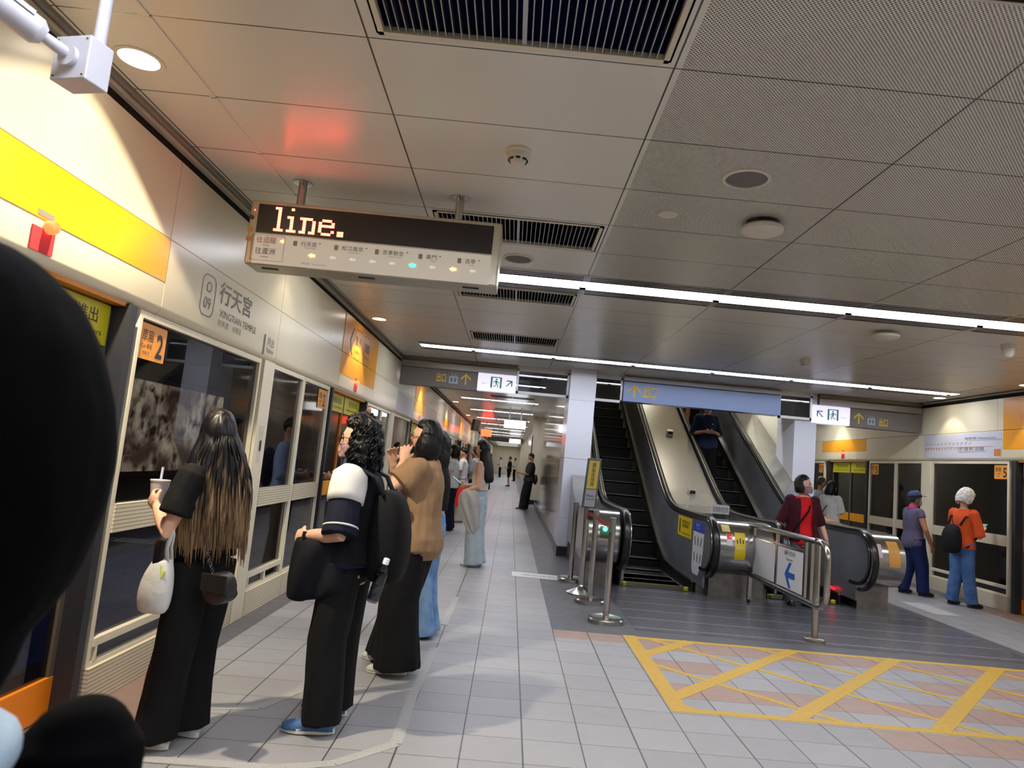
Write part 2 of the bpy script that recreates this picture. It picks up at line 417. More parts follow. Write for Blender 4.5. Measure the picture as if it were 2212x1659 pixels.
# side tunnels behind the glass -----------------------------------------
tun = mat('tunnel_concrete', '5a5550', .9, noisy=.35, nscale=1.5)
tunr = mat('tunnel_concrete_reflection', '6e675c', .9, noisy=.25, nscale=1.5)  # paler brown stands in for hall reflections in the right glass
MB().box(XL-3.2, XL-3.1, -6, YEND, -1.3, 3.8).build('wall_far_left', tun, kind='structure')
MB().box(XR+3.1, XR+3.2, -6, YEND, -1.3, 3.8).build('wall_far_right', tunr, kind='structure')
bed = mat('trackbed', '33312f', .9, noisy=.4, nscale=3)
MB().box(XL-3.2, XL-.14, -6, YEND, -1.35, -1.25).build('floor', bed, kind='structure')
MB().box(XR+.14, XR+3.2, -6, YEND, -1.35, -1.25).build('floor', bed, kind='structure')
MB().box(XL-3.2, XR+3.2, YEND, YEND+.1, -1.3, 3.8).build('wall_end', cream, kind='structure')
MB().box(XL-3.2, XR+3.2, -6.1, -6, -1.3, 3.8).build('wall_back', mat('back_wall', '8d867a', .6), kind='structure')
# running rails
for side, xx in (('left', XL-1), ('right', XR+1)):
    for d in (0, 1.4):
        s_ = -1 if side == 'left' else 1
        x = xx+s_*d*.75
        b = MB().box(x-.035, x+.035, -6, 30, -1.1, -1.06).box(x-.01, x+.01, -6, 30, -1.2, -1.08).box(x-.07, x+.07, -6, 30, -1.25, -1.19)
        o = b.build('rail', steel_d); tag(o, f'steel running rail in the dark {side} track trench, '+('nearer the platform' if d == 0 else 'nearer the tunnel wall'), 'rail')

# fascia walls -------------------------------------------------------------
def fascia(sd):
    s = -1 if sd == 'left' else 1
    X = XL if s < 0 else XR
    def bx(b, a, c, y0, y1, z0, z1): b.box(X+s*a, X+s*c, y0, y1, z0, z1)
    base = MB(); bx(base, .06, .3, -5, YEND, 2.1, 3.1); bx(base, .0, .06, -5, YEND, 3.055, 3.078); bx(base, .0, .3, -5, YEND, 3.1, 3.75)
    w = base.build('wall_'+sd, cream2, kind='structure')
    bk = MB(); bx(bk, .03, .07, -5, YEND, 2.99, 3.06); bk.build('trim_'+('1' if s < 0 else '2'), dark, kind='structure')
    j = [3.885-2.03, 3.885, 5.8, 7.9, 9.88, 11.85, 14.0, 16.0]
    j = [j[0]-2.1-1.96, j[0]-2.1]+j
    while j[-1] < (40 if s < 0 else 17): j += [j[-1]+2.05, j[-1]+4.1] if False else [j[-1]+2.05]
    for k in range(len(j)-1):
        a, c = j[k]+.003, j[k+1]-.003
        # lower fascia with a rolled bottom edge
        prof = [(.0, 2.528), (.0, 2.14), (.008, 2.11), (.03, 2.09), (.07, 2.085), (.12, 2.085), (.12, 2.12), (.06, 2.14), (.06, 2.528)]
        lo = MB().prism([(X+s*q, a, z) for q, z in prof], (0, c-a, 0))
        lo.build('fascia_panel', cream, w, smooth=True)
        up_ = MB(); bx(up_, .004, .06, a, c, 2.534, 2.995); up_.build('fascia_panel', cream, w)
    return w, s, X
wl, _, _ = fascia('left'); wr, _, _ = fascia('right')
def fascia_graphic(side, name, y0, y1, z0, z1, m, label=None):
    s = -1 if side == 'left' else 1; X = XL if s < 0 else XR
    b = MB()
    for a, c in ((z0, min(z1, 2.528)), (max(z0, 2.534), z1)):
        if c > a: b.box(X-s*.0022, X+s*.006, y0, y1, a, c)
    return b.build(name, m, wl if s < 0 else wr, label=label)
fascia_graphic('left', 'orange_band', 1.86, 3.88, 2.28, 2.528, orange, 'orange graphic band above the near left door')
fascia_graphic('left', 'orange_panel', 7.905, 9.875, 2.28, 2.992, orange, 'full height orange panel above the second left door')
fascia_graphic('left', 'orange_panel', 14.0, 15.9, 2.28, 2.992, orange, 'orange panel above the third left door')
for k in range(3): fascia_graphic('left', 'orange_panel', 20.1+6.1*k, 22+6.1*k, 2.28, 2.992 if k != 0 else 2.528, orange, 'orange graphic on the far left fascia')
fascia_graphic('left', 'line_map', 11.9, 13.9, 2.13, 2.49, mat('map_white', 'c3c6cc', .4), 'pale line map panel on left fascia')
fascia_graphic('right', 'orange_band', 13.6, 15.55, 2.28, 2.528, orange, 'orange graphic band above the far right door')
fascia_graphic('right', 'orange_panel', 7.8, 9.755, 2.25, 2.985, orange, 'orange panel above the near right door')
lm = fascia_graphic('right', 'line_map', 9.785, 11.66, 2.13, 2.515, mat('map_lilac', 'c9ccd8', .4), 'pale line map panel on right fascia')
fr_, fu = (0, 1, 0), (0, 0, 1)                     # left wall faces +X: reading direction is +Y
# station name on the left fascia
xg = XL+.0008
rr = rrect(.2, .27, .06, 6); ri = rrect(.185, .255, .054, 6)
b = MB(); n = len(rr)
for k in range(n):
    a, c, d, e = rr[k], rr[(k+1) % n], ri[(k+1) % n], ri[k]
    b.quad(*[(xg+.001, 4.43+q[0], 2.335+q[1]) for q in (a, c, d, e)])
b.build('name_border', greyink, wl)
text('O', .07, greyink, (xg, 4.43, 2.39), fr_, fu, wl, depth=.001); text('09', .075, greyink, (xg, 4.43, 2.285), fr_, fu, wl, depth=.001)
text('行天宮', .15, greyink, (xg, 4.87, 2.405), fr_, fu, wl, width=.56, bold=.012)
text('XINGTIAN TEMPLE', .05, greyink, (xg, 4.96, 2.265), fr_, fu, wl, width=.66)
text('行天宮　싱톈궁', .045, greyink, (xg, 4.82, 2.2), fr_, fu, wl, width=.4)
text('1', .16, greyink, (xg, 5.5, 2.2), fr_, fu, wl, width=.035); text('月台', .075, greyink, (xg, 5.64, 2.235), fr_, fu, wl, width=.16); text('Platform', .04, greyink, (xg, 5.64, 2.165), fr_, fu, wl, width=.16)
# direction graphic on the second orange panel
poly2('arrow_mark', [[(-.05, 0), (.09, .17), (.135, .17), (-.005, 0), (.135, -.17), (.09, -.17)]], ink, (xg, 8.25, 2.72), fr_, fu, wl)
for yy, s_ in ((8.62, '蘆洲'), (9.15, '迴龍')):
    b = MB(); rr = rrect(.34, .38, .05, 4); ri = rrect(.32, .36, .045, 4); n = len(rr)
    for k in range(n): b.quad(*[(xg+.003, yy+q[0], 2.72+q[1]) for q in (rr[k], rr[(k+1) % n], ri[(k+1) % n], ri[k])])
    b.build('name_border', greyink, wl); text(s_, .12, ink, (xg+.002, yy, 2.76), fr_, fu, wl, width=.26, bold=.01)
    text('Luzhou' if yy < 9 else 'Huilong', .045, ink, (xg+.002, yy, 2.63), fr_, fu, wl, width=.24)
# line-map lettering on the right fascia (faces -X: reading direction is -Y)
lr = (0, -1, 0)
b = MB(); b.box(XR-.006, XR-.0025, 9.95, 11.62, 2.298, 2.304).box(XR-.006, XR-.0025, 9.8, 10.55, 2.398, 2.402).box(XR-.006, XR-.0025, 10.1, 10.75, 2.225, 2.229)
for k in range(16): b.box(XR-.006, XR-.0025, 11.6-k*.075, 11.606-k*.075, 2.255, 2.30)
b.build('map_line', mat('map_orange', 'c98a5a', .5), wr)
for k in range(12):
    text('站名'[k % 2]+'南北中山大橋東門西路'[k % 10], .03, greyink, (XR-.003, 11.57-k*.1, 2.36), (0, -.8, .5), (0, .5, .8), wr)
text('南勢角 Nanshijiao', .05, greyink, (XR-.003, 10.25, 2.43), lr, fu, wr, width=.7); text('往 蘆洲 迴龍', .06, greyink, (XR-.003, 10.45, 2.27), lr, fu, wr, width=.6)
plate('map_key', .13, .1, mat('key_orange', 'cf7d3c', .5), (XR-.003, 9.87, 2.21), lr, fu, wr)

# platform screen doors ---------------------------------------------------
rib = mat('ribbed_cream', 'd6cbb0', .42)
_b = NB(rib); _P, _v = _b.xyz(); _s = _b.m('FRACT', _b.m('DIVIDE', _P[2], .021)); _b.L(_b.bump(_b.m('GREATER_THAN', _s, .3), .9, .006), bsdf(rib).inputs['Normal'])
_b.L(_b.mix(_b.m('GREATER_THAN', _s, .25), lin('9a8f78'), lin('d9ceb3')), bsdf(rib).inputs['Base Color'])
ribo = mat('ribbed_orange', 'e07f12', .42)
_b = NB(ribo); _P, _v = _b.xyz(); _s = _b.m('FRACT', _b.m('DIVIDE', _P[2], .021)); _b.L(_b.bump(_b.m('GREATER_THAN', _s, .3), .9, .006), bsdf(ribo).inputs['Normal'])
sidename = {-1: 'left', 1: 'right'}
def car_sticker(parent, s, X, y, z, num, w=.29, h=.2):
    rd = (0, -s, 0)
    plate('car_sticker', w, h, stickor, (X-s*.004, y, z), rd, fu, parent, .012)
    xx = X-s*.0065
    def at(u_, v_): return (xx, y-s*u_, z+v_)
    text('車廂', .07, ink, at(-.06, .035), rd, fu, parent, width=.12); text('Car 車両', .03, ink, at(-.06, -.025), rd, fu, parent, width=.11); text('번째 칸', .022, ink, at(-.06, -.065), rd, fu, parent, width=.07)
    text(num, .14, ink, at(.075, -.01), rd, fu, parent, width=.075, bold=.02)
def screen_panel(side, y0, y1, label, low=False, mid=True, sticker=None, num='2', ribmid=True, group=None):
    s = side; X = XL if s < 0 else XR; X0 = X+s*.03
    t = thing('glass_screen', label, 'glass screen', (X+s*.05, y0, 0), group=group)
    fr = MB(); w = .035
    def bx(b, a, c, ya, yb, za, zb): b.box(X+s*a, X+s*c, ya, yb, za, zb)
    bx(fr, .02, .07, y0, y0+w, .2, 2.085); bx(fr, .02, .07, y1-w, y1, .2, 2.085); bx(fr, .02, .07, y0+w, y1-w, 2.045, 2.085)
    bx(fr, .02, .07, y0+w, y1-w, .2, .225)
    if low:
        bx(fr, .015, .065, y0+w, y1-w, .3, .345)
        ym = y0+w+.03 if s < 0 else y1-w-.03
        bx(fr, .015, .065, ym-.012, ym+.012, .225, .3); bx(fr, .015, .065, (y0+y1)/2-.012, (y0+y1)/2+.012, .225, .3)
    fr.build('frame', cream2, t, bevel=.003)
    g = MB(); bx(g, .045, .051, y0+w, y1-w, .225, 2.045); g.build('glass', g_screen, t)
    b = MB(); bx(b, .012, .07, y0+w, y1-w, .885, 1.035); b.build('middle_rail', rib if ribmid else cream2, t)
    b = MB(); bx(b, .0, .07, y0, y1, .0, .2); b.build('kick_plate', rib, t)
    if sticker: car_sticker(t, s, X+s*.045, sticker, 1.93, num)
    return t
def screen_post(side, y0, y1, label, group=None):
    s = side; X = XL if s < 0 else XR
    t = thing('screen_post', label, 'post', (X+s*.05, y0, 0), group=group)
    b = MB().box(X, X+s*.12, y0, y1, 0, 2.085); b.build('column', cream2, t, bevel=.004)
    return t
def notice(parent, s, X, y0, y1, zz=1.955, flip=False):
    plate('door_notice', y1-y0, .21, yellow, (X, (y0+y1)/2, zz), (0, -s, 0), fu, parent)
    rd = (0, -s, 0); xx = X-s*.003; w = y1-y0
    text('請勿強行進出', .075, ink, (xx, (y0+y1)/2+(-s)*.06*(1 if not flip else -1), zz+.035), rd, fu, parent, width=w*.62)
    text('Stand clear of closing doors', .038, ink, (xx, (y0+y1)/2+(-s)*.04, zz-.05), rd, fu, parent, width=w*.78)
def sliding_door(side, y0, y1, label, group=None, detail=True):
    s = side; X = (XL if s < 0 else XR)+s*.1
    t = thing('sliding_door', label, 'platform door', (X, y0, 0), group=group)
    b = MB(); o_ = XL if s < 0 else XR
    b.box(o_, X+s*.06, y0-.06, y0, 0, 2.085); b.box(o_, X+s*.06, y1, y1+.06, 0, 2.085); b.build('jamb', mat('dark_jamb', '26262b', .5), t)
    b = MB().box(o_+s*.03, X+s*.05, y0, y1, 2.07, 2.1); b.build('header', mat('header_orange', 'cf8325', .5), t)
    ym = (y0+y1)/2
    for a, c in ((y0, ym-.004), (ym+.004, y1)):
        f = MB(); w = .03
        f.box(X, X+s*.04, a, a+w, .2, 2.07).box(X, X+s*.04, c-w, c, .2, 2.07).box(X, X+s*.04, a, c, 2.04, 2.07)
        lf = f.build('door_leaf', mat('leaf_orange', 'c56a12', .45) if a == y0 and s < 0 else mat('leaf_dark', '5c5348', .45), t)
        MB().box(X+s*.017, X+s*.023, a+w, c-w, .2, 2.04).build('leaf_glass', g_screen, lf)
        MB().box(X-s*.004, X+s*.04, a+w, c-w, .86, 1.02).build('leaf_band', orange, lf)
        MB().box(X-s*.004, X+s*.04, a, c, .01, .2).build('leaf_kick', ribo, lf)
        if detail: notice(lf, s, X-s*.004, a+.02, c-.02)
    return t
def emergency(side, y, label):
    s = side; X = XL if s < 0 else XR
    t = thing('alarm_unit', label, 'alarm', (X, y, 2.2))
    MB().box(X-s*.006, X, y-.07, y+.07, 2.14, 2.24).build('plate', mat('alarm_red', 'd5353a', .4), t)
    MB().lathe([(.03, 0), (.03, .02), (.024, .035), (.0, .04)], (X-s*.006, y+.02, 2.255), 20, Matrix.Rotation(s*-PI/2, 4, 'Y')).build('beacon', mat('beacon_red', 'ff5a30', .3, emit=3), t)
    MB().box(X-s*.003, X, y-.05, y+.05, 2.29, 2.315).build('caption', greyink, t)
for k, (sd, y) in enumerate(((-1, 2.87), (-1, 8.75), (-1, 14.9), (1, 14.55), (1, 8.6))):
    emergency(sd, y, ['red alarm plate with glowing beacon over the nearest left door', 'red alarm plate over the second left door', 'red alarm plate over the third left door', 'red alarm plate over the far right door', 'red alarm plate over the near right door'][k])
# left side
screen_panel(-1, -.4, 1.5, 'glass screen panel behind the foreground figure')
sliding_door(-1, 1.82, 3.6, 'nearest left platform door with yellow closing-doors notices and orange leaf edge')
screen_panel(-1, 3.73, 5.56, 'wide glass screen with orange car 2 sticker beside the long-haired woman', low=True, sticker=3.93)
screen_post(-1, 5.58, 5.82, 'cream post with small notices between the wide and narrow left screens')
screen_panel(-1, 5.83, 6.73, 'narrow glass screen reflecting a man in a light blue shirt', low=True)
screen_panel(-1, 6.74, 7.68, 'narrow glass screen with orange car sticker beside the second left door', sticker=7.47)
sliding_door(-1, 7.78, 9.55, 'second left platform door with two yellow notices, behind the woman in navy')
screen_panel(-1, 9.72, 10.78, 'narrow glass screen with orange sticker just past the second left door', sticker=9.95)
screen_panel(-1, 10.79, 11.6, 'narrow glass screen beneath the grey hanging sign')
screen_post(-1, 11.61, 11.86, 'cream post in line with the left hanging sign')
screen_panel(-1, 11.87, 13.85, 'wide glass screen beyond the hanging sign, before the third left door', low=True)
sliding_door(-1, 13.95, 15.75, 'third left platform door, past the woman in tan', detail=True)
ORD = ['first', 'second', 'third', 'fourth', 'fifth', 'sixth', 'seventh', 'eighth', 'ninth', 'tenth', 'eleventh', 'twelfth', 'thirteenth', 'fourteenth', 'fifteenth']
y = 15.85
for k in range(9):
    g = 'distant left glass screens'; bay = f'{ORD[k]} bay past the third left door'
    screen_panel(-1, y, y+1.95, f'cream glass screen nearer than the post in the {bay}', group=g); screen_post(-1, y+1.96, y+2.18, f'cream post of the {bay}', 'distant left posts')
    screen_panel(-1, y+2.2, y+4.1, f'cream glass screen farther than the post in the {bay}', group=g)
    sliding_door(-1, y+4.2, y+6.0, f'distant orange trimmed platform door closing the {bay}', 'distant left doors', detail=False)
    y += 6.1
# right side
sliding_door(1, 13.6, 15.2, 'far right platform door with yellow notices, behind the woman in a white t-shirt')
screen_panel(1, 15.45, 17.3, 'glass screen past the far right door, beside the white pillar', sticker=15.62, num='5')
screen_panel(1, 12.57, 13.5, 'narrow right glass screen with orange car 5 sticker next to the far door', sticker=13.33, num='5')
screen_panel(1, 11.73, 12.56, 'narrow right glass screen beside the man in a cap')
screen_post(1, 11.48, 11.72, 'cream post behind the man in a cap')
screen_panel(1, 9.66, 11.47, 'wide right glass screen with car 5 sticker behind the white-haired person', low=True, sticker=9.84, num='5')
sliding_door(1, 7.82, 9.5, 'near right platform door at the edge of the photo')
for ya, yb in ((-5, 7.75), (17.35, YEND)): MB().box(XR+.02, XR+.1, ya, yb, 0, 2.1).build('wall_right_lower', cream2, kind='structure')
pn = thing('post_notice', 'small white notice with dark drawing stuck on the cream post', 'notice', (XL, 5.7, 1.4))
plate('sheet', .09, .3, mat('notice_paper', 'cfc8b6', .5), (XL+.001, 5.7, 1.4), fr_, fu, pn); plate('mark', .04, .09, ink, (XL+.004, 5.7, 1.39), fr_, fu, pn, .018)
text('!', .04, ink, (XL+.004, 5.7, 1.49), fr_, fu, pn)

# lit advertising panel on the left tunnel wall
t = thing('poster', 'blurred warm lit poster on the left tunnel wall behind the wide screen', 'poster', (XL-3.1, 10.6, 1.3))
pm = mat('poster_print', '8a6a52', .5, noisy=0); b = NB(pm); P, vec = b.xyz(); n1 = b.noise(vec, 2.2, 3); n2 = b.noise(vec, 5, 2)
r1 = b.n('ShaderNodeMapRange'); b.L(n1, r1.inputs[0]); r1.inputs[1].default_value = .4; r1.inputs[2].default_value = .62
r2 = b.n('ShaderNodeMapRange'); b.L(n2, r2.inputs[0]); r2.inputs[1].default_value = .48; r2.inputs[2].default_value = .66
c = b.mix(r1.outputs[0], lin('5b4436'), lin('d2c4a6')); c = b.mix(r2.outputs[0], c, lin('3a2a24')); b.L(c, bsdf(pm).inputs['Base Color']); b.L(c, bsdf(pm).inputs['Emission Color']); bsdf(pm).inputs['Emission Strength'].default_value = .8
MB().box(XL-3.1, XL-3.06, 9.2, 12.2, .85, 2.1).build('print', pm, t); MB().box(XL-3.1, XL-3.05, 9.1, 12.3, .78, .85).box(XL-3.1, XL-3.05, 9.1, 12.3, 2.1, 2.17).build('poster_frame', steel_d, t)

o = MB().box(XL-3.09, XL-3.02, 6.4, 13.5, -1.25, -.28).build('blue_tint_panel', mat('tint_panel_blue', '4668e0', .5, noisy=.3, nscale=4)); tag(o, 'added blue panel low on the left tunnel wall, standing in for the blue in the wide screen', 'barrier')  # made-up panel that gives the blue tint behind the wide screen

for y, w_ in ((5.5, 'level with the wide left screen'), (12.0, 'level with the hanging signs'), (20.0, 'beyond the hanging signs')):
    for sx, nm in ((XL-2.2, 'left'), (XR+2.2, 'right')):
        t = thing('tunnel_fill_light', f'added tunnel lamp brightening the {nm} trench, {w_}', 'lamp', (sx, y, 3.66)); MB().box(sx-.06, sx+.06, y-.6, y+.6, 3.66, 3.748).build('tube', mat('tunnel_fill_lamp', 'ffffff', emit=22, ecol='e8eeff'), t)  # lamps added to brighten the dark trenches behind the glass
# ------------------------------------------------------------------ ceiling lights
ways = ['just behind the camera overhead', 'above the camera', 'first bright strip seen, crossing above the escalator forecourt', 'second bright strip, just before the hanging signs']
slotb = mat('slot_black', '15140f', .6)
def strip_light(y, x0, x1, label, group=None):
    t = thing('strip_light', label, 'ceiling light', (x0, y, ZC), group=group)
    MB().box(x0+.02, x1-.02, y-.125, y+.125, ZC+.012, ZC+.03).build('diffuser', lampw, t)
    b = MB()
    for d in (-.31, -.255, -.2, .145, .2, .255):
        b.box(x0, x1, y+d, y+d+.03, ZC-.002, ZC+.03)
    b.box(x0, x1, y-.335, y-.32, ZC-.003, ZC+.03); b.box(x0, x1, y+.32, y+.335, ZC-.003, ZC+.03); b.box(x0, x1, y-.145, y-.13, ZC-.004, ZC+.05); b.box(x0, x1, y+.13, y+.145, ZC-.004, ZC+.05)
    k = math.ceil((x0-.512)/1.241)
    while .512+1.241*k < x1:
        xx = .512+1.241*k; b.box(xx-.03, xx+.03, y-.33, y-.13, ZC-.004, ZC+.03); b.box(xx-.03, xx+.03, y+.13, y+.33, ZC-.004, ZC+.03); k += 1
    b.build('louvre', alu, t)
    MB().box(x0, x1, y-.335, y+.335, ZC+.05, ZC+.06).build('housing', slotb, t)
for k, y in enumerate(LY):
    if y < BAR: strip_light(y, -1.53, 6.75, 'long fluorescent ceiling strip, '+ways[k])
    elif y < 22.5:
        strip_light(y, -1.53, .62, f'fluorescent strip over the left corridor, {ORD[k-4]} one beyond the hanging signs', 'left corridor strips')
        strip_light(y, 5.3, 6.75, f'fluorescent strip beyond the right hanging sign, {ORD[k-4]} one', 'right corridor strips')
    else: strip_light(y, -1.53, .62, f'fluorescent strip over the left corridor, {ORD[k-4]} one beyond the hanging signs', 'left corridor strips')
# light over the escalator well, on the upper floor
def vent(y0, y1, label, group=None):
    t = thing('ceiling_vent', label, 'air vent', (VX0, y0, ZC), group=group)
    f = MB(); w = .022
    f.box(VX0, VX1, y0, y0+w, ZC-.006, ZC+.02).box(VX0, VX1, y1-w, y1, ZC-.006, ZC+.02).box(VX0, VX0+w, y0, y1, ZC-.006, ZC+.02).box(VX1-w, VX1, y0, y1, ZC-.006, ZC+.02)
    f.build('frame', cream2, t)
    s = MB(); n = 36
    for k in range(1, n):
        x = VX0+w+(VX1-VX0-2*w)*k/n; hw = .0022 if k != n//2 else .009
        s.box(x-hw, x+hw, y0+w, y1-w, ZC-.002, ZC+.03)
    s.build('slats', alu, t)
    b = MB(); b.box(VX0, VX1, y0, y1, ZC+.28, ZC+.3); b.box(VX0-.01, VX0, y0, y1, ZC, ZC+.3).box(VX1, VX1+.01, y0, y1, ZC, ZC+.3).box(VX0, VX1, y0-.01, y0, ZC, ZC+.3).box(VX0, VX1, y1, y1+.01, ZC, ZC+.3)
    b.build('duct', mat('duct_blue_reflection', '2a3570', .5) if y0 < 3 else mat('duct_black', '101014', .6), t)  # nearest duct painted blue for the blue reflected inside it
vl = ['big louvred vent at the top edge of the photo', 'louvred vent right behind the red LED sign', 'louvred vent below the bright strip', 'louvred vent before the second bright strip']
for k, (a, b_) in enumerate(VENTS): vent(a, b_, vl[k] if k < 4 else f'small louvred vent in the left corridor, {ORD[k-4]} beyond the signs', None if k < 4 else 'corridor ceiling vents')
# round ceiling fittings
def fitting(name, x, y, parts, label, cat, group=None):
    t = thing(name, label, cat, (x, y, ZC), group=group)
    for pn_, prof, m in parts: MB().lathe([(r_, z) for r_, z in prof], (x, y, ZC), 32).build(pn_, m, t, smooth=True)
    return t
fitw = mat('fitting_white', 'd6d0c0', .4); grille = mat('speaker_grille', '77706c', .7, noisy=.2, nscale=300)
SM = [('base', [(.07, 0), (.07, -.012), (.062, -.02), (.0, -.02)], fitw), ('sensor', [(.06, -.02), (.058, -.045), (.042, -.06), (.036, -.075), (0, -.078)], fitw)]
t = fitting('smoke_detector', -.108, 3.49, SM, 'white smoke detector on the plain ceiling between the two vents', 'smoke detector')
b = MB()
for q in range(8):
    a = q*PI/4; b.obox((-.108+math.cos(a)*.048, 3.49+math.sin(a)*.048, ZC-.056), (-math.sin(a), math.cos(a), 0), (math.cos(a), math.sin(a), 0), (0, 0, 1), .012, .005, .004)
b.build('sensor_slots', slotb, t)
fitting('smoke_detector', 3.66, 8.7, SM, 'small smoke detector above the blue exit sign', 'smoke detector')
SP = lambda r_: [('rim', [(r_, 0), (r_, -.008), (r_*.86, -.012), (r_*.85, -.003), (0, -.003)], fitw), ('mesh', [(r_*.85, -.003), (r_*.8, -.008), (0, -.009)], grille)]
fitting('ceiling_speaker', 1.13, 3.55, SP(.128), 'round grey ceiling speaker on perforated panels', 'speaker')
fitting('ceiling_speaker', -.09, 5.43, SP(.125), 'round pinkish ceiling speaker between the LED sign and bright strip', 'speaker')
AP = [('bracket', [(.1, 0), (.1, -.03), (0, -.03)], blackp), ('dome', [(.115, -.03), (.13, -.045), (.125, -.062), (.08, -.082), (.03, -.09), (0, -.091)], fitw)]
fitting('access_point', 1.44, 4.155, AP, 'cream dome access point below the round speaker', 'access point')
fitting('access_point', 3.64, 6.73, AP[1:], 'white dome fitting hung under the bright strip at right', 'access point')
fitting('ceiling_disc', .84, 4.16, [('cap', [(.06, 0), (.06, -.012), (0, -.014)], fitw)], 'small flat white ceiling cap left of the cream dome', 'cap')
fitting('dome_camera', 4.94, 6.8, [('base', [(.07, 0), (.065, -.04), (0, -.04)], fitw), ('dome', [(.06, -.04), (.055, -.1), (.035, -.13), (0, -.14)], fitw)], 'white dome camera near the right edge of the photo', 'camera')
# recessed downlights washing the fascias
lampspot = mat('downlight_glow', 'fff4dc', emit=9, ecol='fff3dd')
def downlight(x, y, power, label, group=None, warm='fff0d2', size=84):
    t = fitting('downlight', x, y, [('rim', [(.105, 0), (.105, -.004), (.085, -.004), (.085, 0), (0, .0)], fitw), ('lens', [(.085, -.001), (0, -.0015)], lampspot)], label, 'downlight', group)
    ld = bpy.data.lights.new('downlight_beam', 'SPOT'); ld.energy = power; ld.spot_size = R(size); ld.spot_blend = .12; ld.shadow_soft_size = .04; ld.color = lin(warm)[:3]
    lo = bpy.data.objects.new('downlight_beam', ld); COL.objects.link(lo); lo.parent = t; lo.location = (0, 0, -.02); lo['label'] = 'warm downlight beam'
for k, y in enumerate((2.95, 8.62, 14.75, 20.85, 26.95, 33.05)):
    downlight(XL+.23, y, SPOT_W*(7 if k == 0 else 1.6), size=123 if k == 0 else 84, label= ['glaring downlight on the ceiling behind the bullet camera', 'round downlight beside the orange fascia panel', 'downlight on the left ceiling past the hanging sign'][min(k, 2)] if k < 3 else f'distant downlight on the left ceiling, {ORD[k-3]} past the third left door', group=None if k < 3 else 'distant left downlights')
for k, y in enumerate((2.4, 9.0, 14.6)):
    downlight(XR-.23, y, SPOT_W*.8, ['downlight over the right fascia out of view', 'downlight over the right orange panel', 'downlight washing the far right fascia'][k])
downlight(XR-.23, 10.9, SPOT_W*.35, 'downlight over the right line map')
downlight(XL+.23, 5.8, SPOT_W*.12, 'dim downlight above the left station name')

# ------------------------------------------------------------------ LED departure sign
LX0, LX1, LYF, LYB, LZ0, LZ1 = -1.735, -.185, 4.13, 4.36, 2.5, 2.905
t = thing('led_sign', 'hanging train indicator with red LED word line. and backlit station strip', 'sign', ((LX0+LX1)/2, 4.25, LZ0))
MB().box(LX0, LX1, LYF+.01, LYB, LZ0, LZ1).build('case', mat('sign_case', 'c4bda9', .28, .6), t, bevel=.012)
for x in (-1.474, -.473):
    MB().lathe([(.026, ZC-.0), (.026, LZ1)], (x, 4.25, 0), 20).build('pole', steel, t, smooth=True)
    MB().lathe([(.06, ZC), (.06, ZC-.006), (.026, ZC-.008), (.026, ZC-.03), (0, ZC-.03)], (x, 4.25, 0), 28).build('flange', steel, t, smooth=True)
f1, f2 = (1, 0, 0), (0, 0, 1)
yF = LYF+.009
plate('display', 1.45, .18, mat('led_black', '191317', .25), ((LX0+LX1)/2, yF, 2.79), f1, f2, t)
led = mat('led_red', 'ff4040', emit=17, ecol='ff4030'); ledc = mat('led_core', 'ffd0a0', emit=9, ecol='ffb070')
FONT = {'l': ['0110', '0010', '0010', '0010', '0010', '0010', '0010', '0010', '0111'], 'i': ['010', '000', '000', '110', '010', '010', '010', '010', '111'],
        'n': ['00000', '00000', '00000', '11110', '01001', '01001', '01001', '01001', '11011'], 'e': ['00000', '00000', '00000', '01110', '10001', '11111', '10000', '10001', '01110'], '.': ['00']*7+['11', '11']}
px = .0152; cx0 = -1.6
for ch in 'line.':
    g = FONT[ch]; b = MB()
    for r_, row in enumerate(g):
        for c_, q in enumerate(row):
            if q == '1':
                x = cx0+c_*px*1.28; z = 2.868-r_*px*1.12
                b.box(x, x+px*1.22, yF-.004, yF-.001, z-px, z)
    b.build('led_letter', led, t); cx0 += (len(g[0])+1)*px*1.28
MB().box(-1.71, -1.704, yF-.004, yF-.001, 2.835, 2.84).build('led_dot', led, t)
strip_m = mat('lightbox_face', 'b5b0a6', .35, emit=.35, ecol='cdc6b4')
plate('lightbox', 1.45, .185, strip_m, ((LX0+LX1)/2, yF, 2.598), f1, f2, t)
b = MB(); X0_, X1_, Z0_, Z1_ = -1.7, -1.5, 2.525, 2.685; y_ = yF-.003
b.box(X0_, X1_, y_, y_+.001, Z0_, Z0_+.002).box(X0_, X1_, y_, y_+.001, Z1_-.002, Z1_).box(X0_, X0_+.002, y_, y_+.001, Z0_, Z1_).box(X1_-.002, X1_, y_, y_+.001, Z0_, Z1_)
b.build('destination_border', mat('ink_red', 'a8402e', .5), t)
text('往迴龍', .04, mat('ink_red', 'a8402e', .5), (-1.612, y_, 2.655), f1, f2, t, width=.12); text('Huilong', .012, mat('ink_red', 'a8402e', .5), (-1.612, y_, 2.62), f1, f2, t)
text('往蘆洲', .04, ink, (-1.612, y_, 2.585), f1, f2, t, width=.12); text('Luzhou', .012, ink, (-1.612, y_, 2.55), f1, f2, t)
